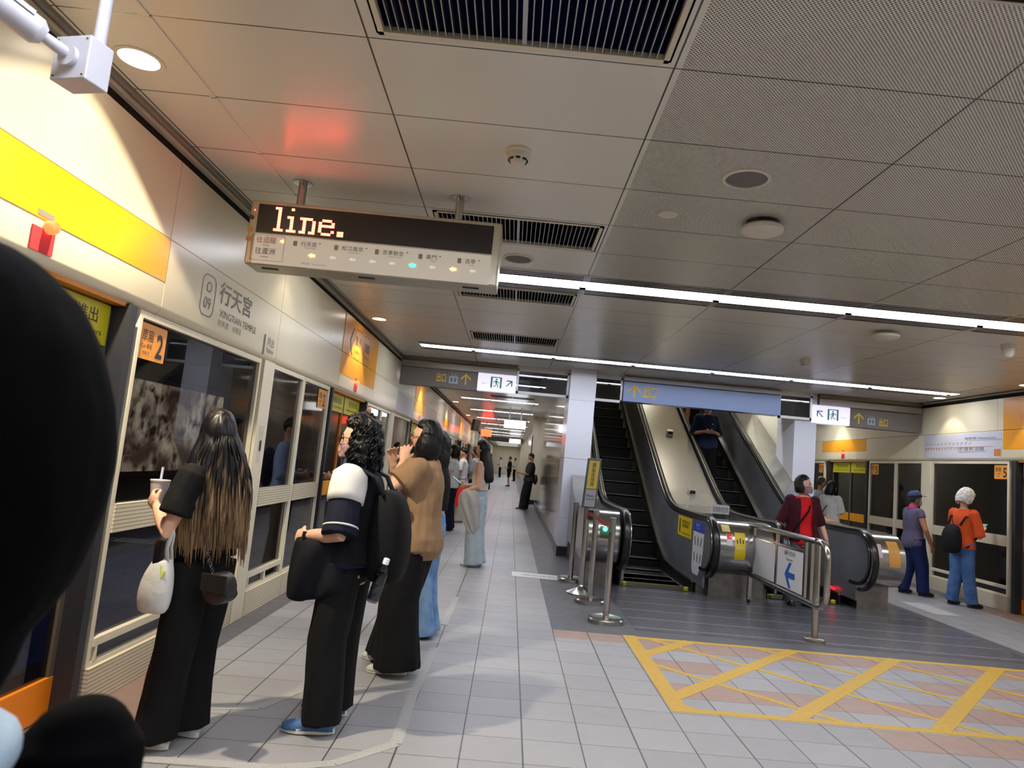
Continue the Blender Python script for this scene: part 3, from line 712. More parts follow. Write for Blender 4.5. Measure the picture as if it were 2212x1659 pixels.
for nm, x, z, w in (('行天宮', -1.353, 2.652, .095), ('松江南京', -1.085, 2.65, .13), ('忠孝新生', -.835, 2.648, .13), ('東門', -.6, 2.645, .065), ('古亭', -.36, 2.642, .065)):
    text(nm, .03, ink, (x, y_, z), f1, f2, t, width=w); text('•', .008, ink, (x+w/2+.02, y_, z+.01), f1, f2, t)
    text({'行天宮': 'Xingtian Temple', '松江南京': 'Songjiang Nanjing', '忠孝新生': 'Zhongxiao Xinsheng', '東門': 'Dongmen', '古亭': 'Guting'}[nm], .009, greyink, (x+.01, y_, z-.025), f1, f2, t)
    plate('station_badge', .024, .032, mat('badge_grey', '9a9184', .5), (x-w/2-.035, y_, z-.002), f1, f2, t, .005)
arw = [[(-.02, 0), (0, .013), (0, .007), (.02, .007), (.02, -.007), (0, -.007), (0, -.013)]]
am = {0: mat('arrow_amber', 'ffb060', emit=9, ecol='ff9a40'), 1: mat('arrow_green', '40ffb0', emit=9, ecol='20f090'), 2: mat('arrow_off', 'd6d2c8', .4, emit=.5)}
for k, x in enumerate((-1.328, -1.2, -1.08, -.958, -.837, -.712, -.589, -.462, -.343)):
    poly2('arrow', arw, am[0 if k in (0, 7) else 1 if k == 5 else 2], (x, y_, 2.583), f1, f2, t)
poly2('arrow', [[(-.012, 0), (.01, .012), (.01, -.012)]], am[0], (-1.518, y_, 2.655), f1, f2, t)
b = MB().lathe([(.014, 0), (.014, .01), (0, .01)], (-1.722, LYF+.01, 2.79), 16, Matrix.Rotation(PI/2, 4, 'X')); b.build('lock', blackp, t)
for z in (2.715, 2.655): plate('side_sticker', .03, .03, mat('orange_fade', 'c58a5c', .5), (-1.722, yF, z), f1, f2, t)
b = MB()
for x in (-1.6, -1.0, -.35): b.box(x-.05, x+.05, LYF+.08, LYF+.11, LZ0-.003, LZ0+.002)
b.build('underside_slots', slotb, t)
text('現在位置　The train is here', .012, greyink, (-1.31, y_, 2.53), f1, f2, t)

# ------------------------------------------------------------------ bullet camera on a ceiling pole
k_ = 1.1
def cc(x, z, y=2.1): return (x*k_, y, 1.45+(z-1.45)*k_)
cw = mat('camera_white', 'd3d4de', .35)
t = thing('security_camera', 'white bullet security camera on a ceiling pole box, top left', 'camera', (-1.48, 2.1, 2.6))
MB().lathe([(.019, 2.65), (.019, ZC)], (-1.455, 2.14, 0), 20).build('pole', cw, t, smooth=True)
jb = thing('junction', '', '') if False else None
M = Matrix.Rotation(R(-14), 4, 'Z')
b = MB(); c0 = V((-1.49, 2.13, 2.587)); ax, ay = M.to_3x3() @ V((1, 0, 0)), M.to_3x3() @ V((0, 1, 0))
b.obox(c0, ax, ay, (0, 0, 1), .068, .045, .073); bx_ = b.build('junction_box', cw, t, bevel=.004)
b = MB()
for i in (-1, 1):
    for j in (-1, 1): b.ell(c0+ax*i*.055-ay*.046+V((0, 0, j*.06)), (.003, .003, .003), su=8, sv=6)
b.build('screws', blackp, t)
hd = V((-.17, -.2, .085)).normalized(); p0 = c0-ay*.05+V((-.01, 0, .01))
MB().tube([c0-ay*.043, c0-ay*.06], .034, 20).build('mount_disc', cw, t, smooth=True)
q1 = p0-ay*.03; MB().tube([p0, q1, q1+hd*.05], [.018, .019, .017], 16).build('arm', cw, t, smooth=True)
q2 = q1+hd*.04; bd = MB().tube([q2, q2+hd*.02, q2+hd*.2], [.026, .043, .046], 28).build('barrel', cw, t, smooth=True)
MB().tube([q2+hd*.2, q2+hd*.203], [.043, .043], 28).build('lens', mat('lens_black', '101012', .08), t, smooth=True)
sh = MB(); upc = (V((0, 0, 1))-hd*hd.z).normalized(); sd_ = hd.cross(upc)
rings = []
for q, rr_ in ((.05, .049), (.12, .05), (.225, .05)):
    c_ = q2+hd*q; arc = [R(20+140*i/12) for i in range(13)]
    rings.append([c_+sd_*math.cos(a)*rr_+upc*math.sin(a)*rr_ for a in arc]+[c_+sd_*math.cos(a)*(rr_-.003)+upc*math.sin(a)*(rr_-.003) for a in reversed(arc)])
sh.loft(rings).build('sun_shield', cw, t, smooth=True)

# ------------------------------------------------------------------ smoke barrier with hanging signs at y = BAR
signgrey = mat('sign_grey', '6a6663', .45); lbox = mat('exit_lightbox', 'dcd9f0', .4, emit=.75, ecol='dcd8f6'); green = mat('exit_green', '1d9a63', .4)
yel = mat('sign_yellow', 'dcb92c', .4); signblue = mat('sign_blue_grey', '7f93bd', .32, .15)
Y0, Y1 = BAR, BAR+.16
def run_man(parent, c, h, m, mir=1):
    k = h
    def P_(pts): return [(x*k*mir, y*k) for x, y in pts]
    door = [P_([(-.5, .5), (.5, .5), (.5, .42), (-.5, .42)]), P_([(-.5, .42), (-.34, .42), (-.34, -.5), (-.5, -.5)]), P_([(.34, .42), (.5, .42), (.5, -.5), (.34, -.5)])]
    fig = [P_([(.02+.08*math.cos(a), .28+.08*math.sin(a)) for a in [2*PI*i/12 for i in range(12)]]), P_([(-.08, .2), (.08, .17), (.06, -.08), (-.08, -.05)]), P_([(-.06, .18), (-.26, .06), (-.28, -.06), (-.22, -.07), (-.2, .02), (-.05, .1)]),
           P_([(.05, .17), (.2, .02), (.3, .06), (.3, .0), (.19, -.06), (.04, .06)]), P_([(-.08, -.04), (.04, -.06), (.0, -.2), (-.1, -.3), (-.25, -.3), (-.25, -.37), (-.06, -.37), (.03, -.25)]), P_([(-.02, -.05), (.07, -.05), (.2, -.2), (.16, -.45), (.09, -.45), (.12, -.22)])]
    poly2('exit_pictogram', door+fig, m, c, f1, f2, parent)
def arrow_up(parent, c, h, m, rot=0, name='arrow'):
    pts = [[(-.06, -.5), (.06, -.5), (.06, .3), (-.06, .3)], [(0, .5), (.45, .05), (.45, -.12), (0, .3)], [(0, .5), (0, .3), (-.45, -.12), (-.45, .05)]]
    ca, sa = math.cos(rot), math.sin(rot)
    poly2(name, [[((x*ca-y*sa)*h, (x*sa+y*ca)*h) for x, y in q] for q in pts], m, c, f1, f2, parent)
def lift_icon(parent, c, h, m):
    poly2('lift_pictogram', [[(-.5*h, -.5*h), (.5*h, -.5*h), (.5*h, .35*h), (-.5*h, .35*h)]], m, c, f1, f2, parent)
    for x in (-.22, .2): plate('lift_person', h*.25, h*.5, signgrey, (c[0]+x*h, c[1]-.003, c[2]-.08*h), f1, f2, parent)
    arrow_up(parent, (c[0]-.15*h, c[1], c[2]+.55*h), h*.28, m); arrow_up(parent, (c[0]+.2*h, c[1], c[2]+.55*h), h*.28, m, PI)
t = thing('hanging_sign', 'long grey overhead sign with yellow up arrow and a lit green running-man box, at left', 'sign', (-1.35, Y0, 2.59))
MB().box(XL+.04, -.69, Y0, Y1, 2.588, 2.89).build('sign_body', signgrey, t)
MB().box(XL+.04, -.02, Y0-.02, Y1+.02, 2.9, 3.0).build('top_rail', mat('rail_grey', '8b8783', .35, .4), t)
MB().box(XL+.04, -.02, Y0-.03, Y1+.03, 3.02, ZC).build('ceiling_channel', mat('channel_brown', '6d665c', .4, .4), t)
MB().box(-.685, -.03, Y0, Y1, 2.6, 2.91).build('exit_box', lbox, t)
ys = Y0-.0005
text('出口', .15, yel, (-1.31, ys, 2.755), f1, f2, t, width=.16, bold=.02); lift_icon(t, (-1.1, ys, 2.745), .15, mat('icon_blue_grey', '9fb2c4', .4)); arrow_up(t, (-.89, ys, 2.765), .19, yel)
run_man(t, (-.37, ys, 2.755), .19, green); arrow_up(t, (-.145, ys, 2.755), .15, green, R(-45)); text('緊急出口', .022, greyink, (-.565, ys, 2.725), f1, f2, t)
t = thing('hanging_sign', 'wide blue grey overhead sign with yellow arrow and exit characters above the escalators', 'sign', (3.15, Y0, 2.63))
MB().box(1.8, 4.49, Y0-.12, Y1, 2.63, 2.965).build('sign_body', signblue, t)
MB().box(1.79, 4.5, Y0-.13, Y1+.02, 2.975, 3.06).build('top_rail', mat('rail_silver', 'a4a6ad', .3, .7), t, bevel=.015)
MB().box(1.79, 4.5, Y0-.06, Y1, 3.05, ZC).build('ceiling_channel', cream2, t)
arrow_up(t, (1.98, Y0-.122, 2.81), .23, yel); text('出口', .21, yel, (2.24, Y0-.122, 2.815), f1, f2, t, width=.23, bold=.02); text('EXIT', .028, yel, (2.33, Y0-.122, 2.7), f1, f2, t)
t = thing('hanging_sign', 'grey overhead sign on the right with lit running-man box, yellow arrow and exit characters', 'sign', (6.1, Y0, 2.56))
MB().box(5.75, XR-.04, Y0, Y1, 2.56, 2.87).build('sign_body', signgrey, t)
MB().box(5.2, XR-.04, Y0-.02, Y1+.02, 2.89, 2.99).build('top_rail', MATS['rail_grey'], t)
MB().box(5.2, XR-.04, Y0-.03, Y1+.03, 3.01, ZC).build('ceiling_channel', MATS['channel_brown'], t)
MB().box(5.08, 5.745, Y0, Y1, 2.57, 2.88).build('exit_box', lbox, t)
tealg = mat('exit_teal', '2a9488', .4)
run_man(t, (5.45, ys, 2.735), .19, tealg, -1); arrow_up(t, (5.22, ys, 2.735), .15, tealg, R(45)); text('緊急出口', .02, greyink, (5.63, ys, 2.7), f1, f2, t)
arrow_up(t, (5.9, ys, 2.72), .19, yel); lift_icon(t, (6.12, ys, 2.69), .13, MATS['icon_blue_grey']); text('出口', .14, yel, (6.33, ys, 2.68), f1, f2, t, width=.15, bold=.02)
# glazed smoke curtains between the signs
for x0, x1, lab in ((-.02, .87, 'framed glass smoke curtain between the left sign and white pillar'), (1.31, 1.79, 'framed glass smoke curtain above the left escalator'), (4.5, 5.07, 'framed glass smoke curtain right of the blue exit sign')):
    t = thing('smoke_curtain', lab, 'smoke curtain', (x0, Y0, 2.6))
    b = MB(); b.box(x0, x1, Y0-.02, Y0+.04, 2.6, 2.645).box(x0, x1, Y0-.02, Y0+.04, ZC-.09, ZC-.05).box(x0, x0+.03, Y0-.02, Y0+.04, 2.6, ZC).box(x1-.03, x1, Y0-.02, Y0+.04, 2.6, ZC).box(x0, x1, Y0-.01, Y0+.03, ZC-.05, ZC)
    b.build('frame', mat('curtain_frame', 'd5d6d8', .3, .5), t); MB().box(x0+.03, x1-.03, Y0+.005, Y0+.012, 2.645, ZC-.09).build('glass', glass('curtain_glass', 'a8adb4', 1.5, .04), t)
# distant hanging boxes in the left corridor
t = thing('hanging_box', 'bright white hanging sign box in the corridor ceiling', 'sign', (.1, 21, 2.55))
MB().box(-.3, .35, 21, 21.15, 2.45, 2.68).build('lit_face', mat('far_lit', 'ffffff', emit=5, ecol='f2f6ff'), t)
for x in (-.15, .2): MB().box(x-.02, x+.02, 21.05, 21.1, 2.68, ZC).build('hanger', alu, t)
t = thing('hanging_box', 'small red lit indicator hanging far down the corridor', 'sign', (-1.1, 30, 2.5))
MB().box(-1.4, -.95, 30, 30.2, 2.42, 2.72).build('red_face', mat('far_red', 'ff5030', emit=7, ecol='ff3a20'), t); MB().box(-1.2, -1.16, 30.08, 30.12, 2.7, ZC).build('hanger', alu, t)
t = thing('hanging_box', 'dark monitor hung edge-on near the left fascia in the corridor', 'screen', (-1.35, 25, 2.5))
MB().obox((-1.38, 25, 2.62), (.25, .97, 0), (-.97, .25, 0), (.12, 0, 1), .32, .05, .2).build('case', blackp, t); MB().box(-1.4, -1.36, 24.98, 25.02, 2.78, ZC).build('hanger', alu, t)
t = thing('hanging_box', 'grey sign across the far end of the corridor', 'sign', (-.6, 44, 2.6))
MB().box(-1.6, .7, 44, 44.2, 2.62, 2.9).build('sign_body', signgrey, t); MB().box(-.5, -.45, 44.05, 44.1, 2.9, ZC).build('hanger', alu, t); MB().box(-.2, .5, 43.98, 44, 2.6, 2.85).build('lit_face', MATS['far_lit'], t)
# ------------------------------------------------------------------ pillars and island wall
pw = mat('pillar_white', 'cfd3de', .25, spec=.6)
def pillar(x0, x1, y0, y1, n, lab, foot=gr_dark):
    b = MB(); zs = [.16, .6, 1.58, 2.55, ZC]
    for k in range(len(zs)-1): b.box(x0, x1, y0, y1, zs[k]+.003, zs[k+1]-.003)
    b.box(x0+.006, x1-.006, y0+.006, y1-.006, 0, ZC)
    w = b.build(n, pw, kind='structure', bevel=.004); MB().box(x0-.002, x1+.002, y0-.004, y1, 0, .155).build('skirting', foot, w)
    return w
pillar(.87, 1.3, 11.38, 12.3, 'wall_pillar_left', '')
pillar(4.8, 5.18, BAR+.02, 12.5, 'wall_pillar_right', '')
def streaky():
    m = mat('glossy_cladding', 'b9ac97', .09, spec=.9); b = NB(m); P, vec = b.xyz(); p = bsdf(m)
    mp = b.n('ShaderNodeMapping'); mp.inputs['Scale'].default_value = (1, 2.2, .35); b.L(vec, mp.inputs[0])
    c = b.mix(b.noise(mp.outputs[0], 1.6, 4), lin('a3957f'), lin('cfc5b2')); joint = b.m('MAXIMUM', b.grid(P[1], 12.3, 1.21, .006), b.grid(P[2], .16, .98, .004))
    c = b.mix(joint, c, lin('5d564b')); b.L(c, p.inputs['Base Color']); b.L(b.bump(b.noise(mp.outputs[0], 5, 2), .12, .01), p.inputs['Normal']); p.inputs['Metallic'].default_value = .55
    return m
sm_ = streaky()
w = MB().box(.93, 1.05, 12.3, 23.5, 0, ZC).build('wall_island_left', sm_, kind='structure')
MB().box(.9, .94, 12.3, 23.5, 0, .15).build('skirting', gr_dark, w)
MB().box(.94, 1.3, 23.4, 23.5, 0, ZC).build('wall_island_end', cream, kind='structure')
w = MB().box(.7, 1.3, 24.6, 25.3, 0, ZC).build('wall_column', cream2, kind='structure'); MB().box(.69, .72, 24.59, 25.31, 0, 2.4).build('stone_edge', mat('stone_edge', '3b3833', .3), w)
MB().box(.7, 1.3, 24.58, 25.3, 0, .16).build('skirting', gr_dark, w)
MB().box(.98, 1.1, 25.3, YEND, 0, ZC).build('wall_island_far', cream, kind='structure')
MB().box(1.3, 5, 23.4, 23.5, 0, 6).build('wall_well_back', cream, kind='structure')
wc = mat('well_cream', 'd2cdb9', .35); _b = NB(wc); _P, _v = _b.xyz(); _j = _b.m('MAXIMUM', _b.grid(_P[1], 12.9, .95, .004), _b.grid(_P[2], 2.2, 1.2, .003))
_b.L(_b.mix(_j, lin('d2cdb9'), lin('6d675a')), bsdf(wc).inputs['Base Color'])
MB().box(4.98, 5.1, 12.5, 23.4, 0, 6).build('wall_well_right', wc, kind='structure')
MB().box(1.2, 1.32, 12.3, 23.4, 0, 6).build('wall_well_left', wc, kind='structure')
MB().box(1.2, 5.1, BAR+.16, BAR+.25, ZC, 6).build('wall_well_front', wc, kind='structure')
MB().box(1.2, 5.1, BAR+.16, 23.5, 6, 6.1).build('ceiling_well', cream2, kind='structure')
def wedge_light(x, y, lab):
    t = thing('well_light', lab, 'ceiling light', (x, y, 5.9))
    MB().box(x-.5, x+.5, y-.12, y+.12, 5.9, 5.99).build('diffuser', mat('well_lamp', 'ffffff', emit=30, ecol='fff8ec'), t)
for y in (14, 17, 20.5): wedge_light(3.1, y, 'fluorescent light over the escalator well, '+{14: 'nearest', 17: 'middle', 20.5: 'farthest'}[y])
sp = bpy.data.lights.new('well_spot', 'SPOT'); sp.energy = 420; sp.spot_size = R(58); sp.spot_blend = .1; sp.shadow_soft_size = .03; so = bpy.data.objects.new('well_spot', sp); COL.objects.link(so)
so.location = (4.2, 13.4, 4.7); so.rotation_euler = V((.62, -.05, -1)).to_track_quat('-Z', 'Y').to_euler(); tag(so, 'spotlight on the cream wall beside the right escalator', 'lamp')

# ------------------------------------------------------------------ escalators
SL = .565
def soft(y, y0, s=.22):
    t_ = (y-y0)/s
    return SL*s*(math.log1p(math.exp(-abs(t_)))+max(t_, 0))
ztop = lambda y: 1.0+soft(y, 10.7)                    # handrail top
zskirt = lambda y: .07+soft(y, 10.72)
zstep = lambda y: soft(y, 10.75, .15)
YE = 19.6
ys_ = [8.63+.35*k for k in range(4)]+[9.9+.15*k for k in range(14)]+[12.1+.75*k for k in range(11)]
ys_ = [y for y in ys_ if y <= YE]+[YE]
NC, NR = 8.63, .36
def newel_pts(inset, yend=YE):
    """outline of handrail: from underneath the newel round the nose, along the top and up"""
    r_ = NR-inset; out = [(8.8, .645-r_)]
    out += [(NC-r_*math.sin(a), .645-r_*math.cos(a)) for a in [PI*k/14 for k in range(15)]]
    out += [(y, ztop(y)-inset) for y in ys_ if y > NC+.05 and y <= yend]
    return out
hr = rubber
inner_steel = mat('inner_panel_steel', '8d8f95', .38, .55, noisy=.25, nscale=2.5)
step_m = mat('step_black', '0d0d0e', .45, .3)
_b = NB(step_m); _P, _v = _b.xyz('Object'); _b.L(_b.bump(_b.m('GREATER_THAN', _b.m('FRACT', _b.m('DIVIDE', _P[0], .018)), .5), .6, .004), bsdf(step_m).inputs['Normal'])
edge_m = mat('step_edge', '9a958a', .5, .2)
def balustrade(parent, xc, inner):
    """xc = handrail centre, inner = +1 if the steps are on the +x side"""
    hp = newel_pts(.0); b = MB(); b.tube([(xc, y, z-.018) for y, z in hp], [(.042, .022)]*len(hp), 12, ref=(1, 0, 0)); b.build('handrail', hr, parent, smooth=True)
    # inner panel
    xi = xc+inner*.05; th = -inner*.03
    A = [(xi, y, z) for y, z in newel_pts(.05)]
    lowy = [NC-.0]+[y for y in ys_ if y > NC]; n = len(A)
    top = newel_pts(.05)[15:]
    mb_ = MB(); ring = [(y, z) for y, z in top]; bottom = [(y, max(.12, zskirt(y)+.06)) for y, z in top]
    mb_.strip([(xi, y, z) for y, z in ring], [(xi, y, z) for y, z in bottom], (th, 0, 0))
    front = newel_pts(.05)[1:16]; mb_.prism([(xi, y, z) for y, z in front], (th, 0, 0))
    mb_.build('inner_panel', inner_steel, parent)
    mb_ = MB(); fr0 = [(y, z) for y, z in newel_pts(.035)]; fr1 = [(y, z) for y, z in newel_pts(.075)]
    mb_.strip([(xi+inner*.006, *p) for p in fr0], [(xi+inner*.006, *p) for p in fr1], (-inner*.02, 0, 0)); mb_.build('panel_trim', steel, parent, smooth=True)
    # skirt beside the steps
    xs = xc+inner*.075; yy = [9.0+.25*k for k in range(8)]+[y for y in ys_ if y > 11]
    mb_ = MB(); mb_.strip([(xs, y, zskirt(y)+.06) for y in yy], [(xs, y, zskirt(y)-.5) for y in yy], (-inner*.02, 0, 0)); mb_.build('skirt', mat('skirt_dark', '2c2b2d', .35, .6), parent)
    mb_ = MB(); mb_.strip([(xs+inner*.012, y, zskirt(y)+.085) for y in yy], [(xs+inner*.012, y, zskirt(y)+.055) for y in yy], (-inner*.06, 0, 0)); mb_.build('skirt_trim', steel, parent)
def escalator(x0, x1, label, rl, rr_):
    t = thing('escalator', label, 'escalator', ((x0+x1)/2, 9.1, 0))
    balustrade(t, rl, 1); balustrade(t, rr_, -1)
    b = MB().box(x0-.02, x1+.02, 8.98, 9.32, -.02, .012); b.build('comb_plate', mat('comb_plate', '5a5a55', .35, .9), t)
    b = MB().box(x0-.02, x1+.02, 9.2, 9.32, .008, .016); b.build('comb_teeth', mat('comb_yellow', '6a6830', .4, .5), t)
    k = 0; y = 9.32
    while y < YE-.3:
        ym_ = y+.2; z = round(zstep(y+.05), 3); 
        b = MB(); b.box(x0, x1, y+.004, y+.41, z-.03, z+.0)
        zp = zstep(y-.35); 
        if z-zp > .01: b.box(x0, x1, y+.004, y+.03, z-.26, z)
        st_ = b.build('step', step_m, t)
        MB().box(x0+.01, x1-.01, y+.001, y+.022, z-.002, z+.004).build('step_edge', edge_m, st_)
        y += .4
    yel_ = mat('brush_yellow', 'c9c21e', .5)
    for xx in (x0+.03, x1-.03): MB().lathe([(.03, 0), (.03, .05), (0, .06)], (xx, 9.02, 0), 12).build('entry_marker', yel_, t)
    return t
e1 = escalator(1.56, 2.42, 'left escalator, empty dark steps rising beside the white pillar', 1.46, 2.53)
e2 = escalator(3.47, 4.33, 'right escalator carrying a man in a navy polo', 3.36, 4.44)
yy = [9.2]+[9.6+.4*k for k in range(7)]+[y for y in ys_ if y > 12.2]
# outer casings and middle deck
case_m = mat('casing_steel', 'aeaca8', .2, 1, noisy=.15, nscale=3)
def casing(name, x0, x1, label, nose, top_drop=.05, par=None, m=case_m, ybeg=0):
    t = thing(name, label, 'casing', ((x0+x1)/2, 9.2, 0))
    r_ = .33; cy = nose+r_; prof = [(cy-r_*math.sin(a), .63-r_*math.cos(a)) for a in [PI*k/16 for k in range(17)]]
    top = [(y, ztop(y)-top_drop) for y in ys_ if y > cy+.1]
    ring = prof+top; bot = [(y, .3 if y < 9.4 else max(.3 if y < 11 else 0, zskirt(y)-.75)) for y, z in ring]
    b = MB(); rings = []
    full = [(x, y) for x, y in ring]
    # profile polygon split: nose drum + long body
    b.prism([(x0, y, z) for y, z in prof]+[(x0, cy+.12, .96), (x0, cy+.12, .3)], (x1-x0, 0, 0)); b.build('nose_cover', m, t, smooth=True)
    b = MB(); b.strip([(x0, y, z) for y, z in [(cy+.1, .957)]+top], [(x0, y, max(.28 if y < 11.2 else .0, zskirt(y)-.9)) for y, z in [(cy+.1, .957)]+top], (x1-x0, 0, 0)); b.build('side_body', m, t)
    b = MB(); b.box(x0+.02, x1-.02, cy+.02, 11.2, 0, .3); b.build('plinth', mat('plinth_steel', '8f8a86', .35, .8, noisy=.3, nscale=9), t)
    return t
c1 = casing('escalator_casing', 1.02, 1.41, 'stainless outer casing left of the left escalator', 8.45, .07)
c3 = casing('escalator_casing', 4.5, 4.94, 'rounded stainless outer casing right of the right escalator', 8.5, .03)
c2 = casing('escalator_casing', 2.58, 3.31, 'stainless deck between the two escalators with yellow safety stickers', 8.42, .1)
deck = mat('pale_deck', 'c9c4b8', .22, .75)
b = MB(); b.strip([(2.585, y, ztop(y)-.094) for y in yy if y > 10.3], [(3.305, y, ztop(y)-.094) for y in yy if y > 10.3], (0, 0, .006)); b.build('deck_plate', deck, c2)
for k, y in enumerate((11.15, 13.0, 14.9)):
    z = ztop(y)-.08; t = thing('slide_stopper', ['lowest', 'middle', 'highest'][k]+' small metal anti-slide block on the deck between escalators', 'block', (2.95, y, z))
    MB().obox((2.95, y, z+.04), (1, 0, 0), (0, 1, SL), (0, -SL, 1), .06, .05, .045).build('block', alu, t, bevel=.01)
    MB().obox((2.95, y-.048, z+.03), (1, 0, 0), (0, 1, SL), (0, -SL, 1), .045, .01, .03).build('block_face', slotb, t)
# boxes at the foot of the middle deck
for k, (a, c) in enumerate(((2.5, 2.72), (2.73, 2.95), (2.96, 3.06), (3.08, 3.3), (3.31, 3.4))):
    MB().box(a, c, 8.95+.02*(k % 2), 9.1, 0, .27).build('service_box', mat('service_box%d' % (k % 2), ['8d8681', 'a39e99'][k % 2], .4, .5, noisy=.25, nscale=12), c2, bevel=.004)
MB().box(3.11, 3.27, 8.965, 8.97, .03, .2).build('service_plate', wht, c2)
# stickers
warn = mat('warning_yellow', 'dcc21a', .4); xs_ = 2.53-.05-.001
st = thing('warning_sticker', 'yellow warning sticker with small black figure inside the left escalator balustrade', 'sticker', (xs_, 9.6, .7))
SN = -1
def onp(y, z): return (xs_-.001, y, z)
rdir = (0, -1, 0)
plate('sheet', .74, .27, warn, onp(9.62, .77), rdir, fu, st); text('請緊握扶手\n站穩踏階', .1, ink, (xs_-.0035, 9.53, .81), rdir, fu, st, width=.44); text('Emergency Stop', .03, ink, (xs_-.0035, 9.53, .68), rdir, fu, st, width=.44)
MB().box(xs_-.004, xs_-.003, 9.85, 9.9, .67, .87).build('figure', ink, st)
st = thing('instruction_sticker', 'blue and white escalator etiquette sticker with black figures near the newel', 'sticker', (xs_, 9.05, .6))
plate('header', .5, .13, mat('sticker_blue', '3553b5', .4), onp(8.9, .83), rdir, fu, st, .02); pts = [(-.25, .27), (-.26, -.2), (-.2, -.27), (.04, -.27), (.17, -.15), (.23, .05), (.25, .27)]
poly2('sheet', [pts], wht, onp(8.9, .5), rdir, fu, st)
text('安全乘梯', .04, wht, (xs_-.0035, 8.95, .855), rdir, fu, st, width=.16); text('SAFE ESCALATOR', .014, wht, (xs_-.0035, 8.92, .81), rdir, fu, st)
for i in range(3):
    for j in range(2):
        b = MB(); y_, z_ = 9.06-.15*i, .64-.2*j; b.ell((xs_-.004, y_, z_+.05), (.001, .02, .014), su=10, sv=6); b.prism([(xs_-.004, y_-.018, z_+.035), (xs_-.004, y_+.02, z_+.035), (xs_-.004, y_+.014+.03*(i-1), z_-.05), (xs_-.004, y_-.012+.03*(i-1), z_-.05)], (.001, 0, 0)); b.build('figure', ink, st)
# stickers on the drum of the middle deck
def drum(x, a0, a1, w, m, nm, par, nose=8.42, n=8, lift=.001):
    r_ = .33+lift; cy = nose+.33
    A = [(x-w/2, cy-r_*math.cos(R(a)), .63+r_*math.sin(R(a))) for a in [a0+(a1-a0)*k/n for k in range(n+1)]]; B = [(x+w/2, p[1], p[2]) for p in A]
    b = MB(); 
    for k in range(n): b.quad(A[k], B[k], B[k+1], A[k+1])
    return b.build(nm, m, par)
st = thing('warning_sticker', 'tall yellow sticker with family pictogram on the middle newel drum', 'sticker', (2.86, 8.45, .6))
drum(2.86, -20, 38, .13, warn, 'sheet', st); drum(2.86, 2, 8, .1, mat('sticker_fade', 'd8c97c', .5), 'caption', st, lift=.002)
for i in range(3): drum(2.825+.035*i, 14, 26-abs(i-1)*4, .014, ink, 'figure', st, lift=.002)
st = thing('stop_button', 'small red emergency stop plate beside the yellow sticker on the middle newel', 'button', (2.73, 8.45, .7))
drum(2.73, 8, 34, .07, wht, 'plate', st); drum(2.73, 22, 34, .06, mat('alarm_red', 'd5353a', .4), 'red_label', st, lift=.002)
MB().ell((2.73, 8.75-.338, .78), (.012, .006, .012)).build('button', mat('button_red', 'ff4030', emit=3), st)
drum(2.7, 38, 58, .1, mat('sticker_fade', 'd8b97c', .5), 'hint_label', st)
st = thing('warning_sticker', 'faded orange sticker wrapped round the right outer newel drum', 'sticker', (4.85, 8.55, .6))
drum(4.8, -8, 50, .14, mat('faded_orange', 'd29a45', .45), 'sheet', st, nose=8.5); drum(4.62, 10, 40, .06, mat('sticker_pink', 'd6c3d0', .4), 'label', st, nose=8.5)
# small lights
t = thing('signal_lamp', 'glowing green direction lamp on the left escalator newel', 'lamp', (1.215, 8.42, .74))
drum(1.215, 0, 25, .12, mat('lamp_plate', '3b4a3e', .3), 'plate', t, nose=8.45); MB().ell((1.215, 8.45-.0, .74), (.028, .02, .028)).build('lens', mat('lamp_green', '60ffa0', emit=8, ecol='30ff80'), t)
t = thing('signal_lamp', 'glowing red lamp low on the right escalator skirt', 'lamp', (4.36, 9.15, .2))
MB().box(4.345, 4.36, 9.1, 9.25, .17, .2).build('lens', mat('lamp_red', 'ff3040', emit=2.5, ecol='ff1020'), t)
t = thing('table_sign', 'small white notice board standing on the middle escalator deck', 'sign', (2.9, 9.25, 1.0))
MB().obox((2.86, 9.3, 1.06), (1, 0, 0), (0, 1, .1), (0, -.1, 1), .12, .004, .06).build('board', wht, t); text('請勿攜帶大型行李', .075, greyink, (2.86, 9.294, 1.06), f1, (0, -.1, 1), t, width=.2); MB().box(2.78, 2.94, 9.3, 9.36, .9, 1.0).build('stand', blackp, t)

# ------------------------------------------------------------------ metal landing plates
lp = mat('landing_steel', '7b7b83', .27, .45, noisy=.12, nscale=3); _b = NB(lp); _P, _v = _b.xyz(); _g = _b.grid(_P[1], 6.72, .41, .007)
_src = bsdf(lp).inputs['Base Color'].links[0].from_socket; _b.L(_b.mix(_g, _src, lin('c6c7cc')), bsdf(lp).inputs['Base Color'])
o = MB().box(1.3, 5.18, 6.6, 8.97, .0, .003).build('landing_plate', lp); tag(o, 'broad ribbed steel landing plate in front of both escalators', 'floor plate')

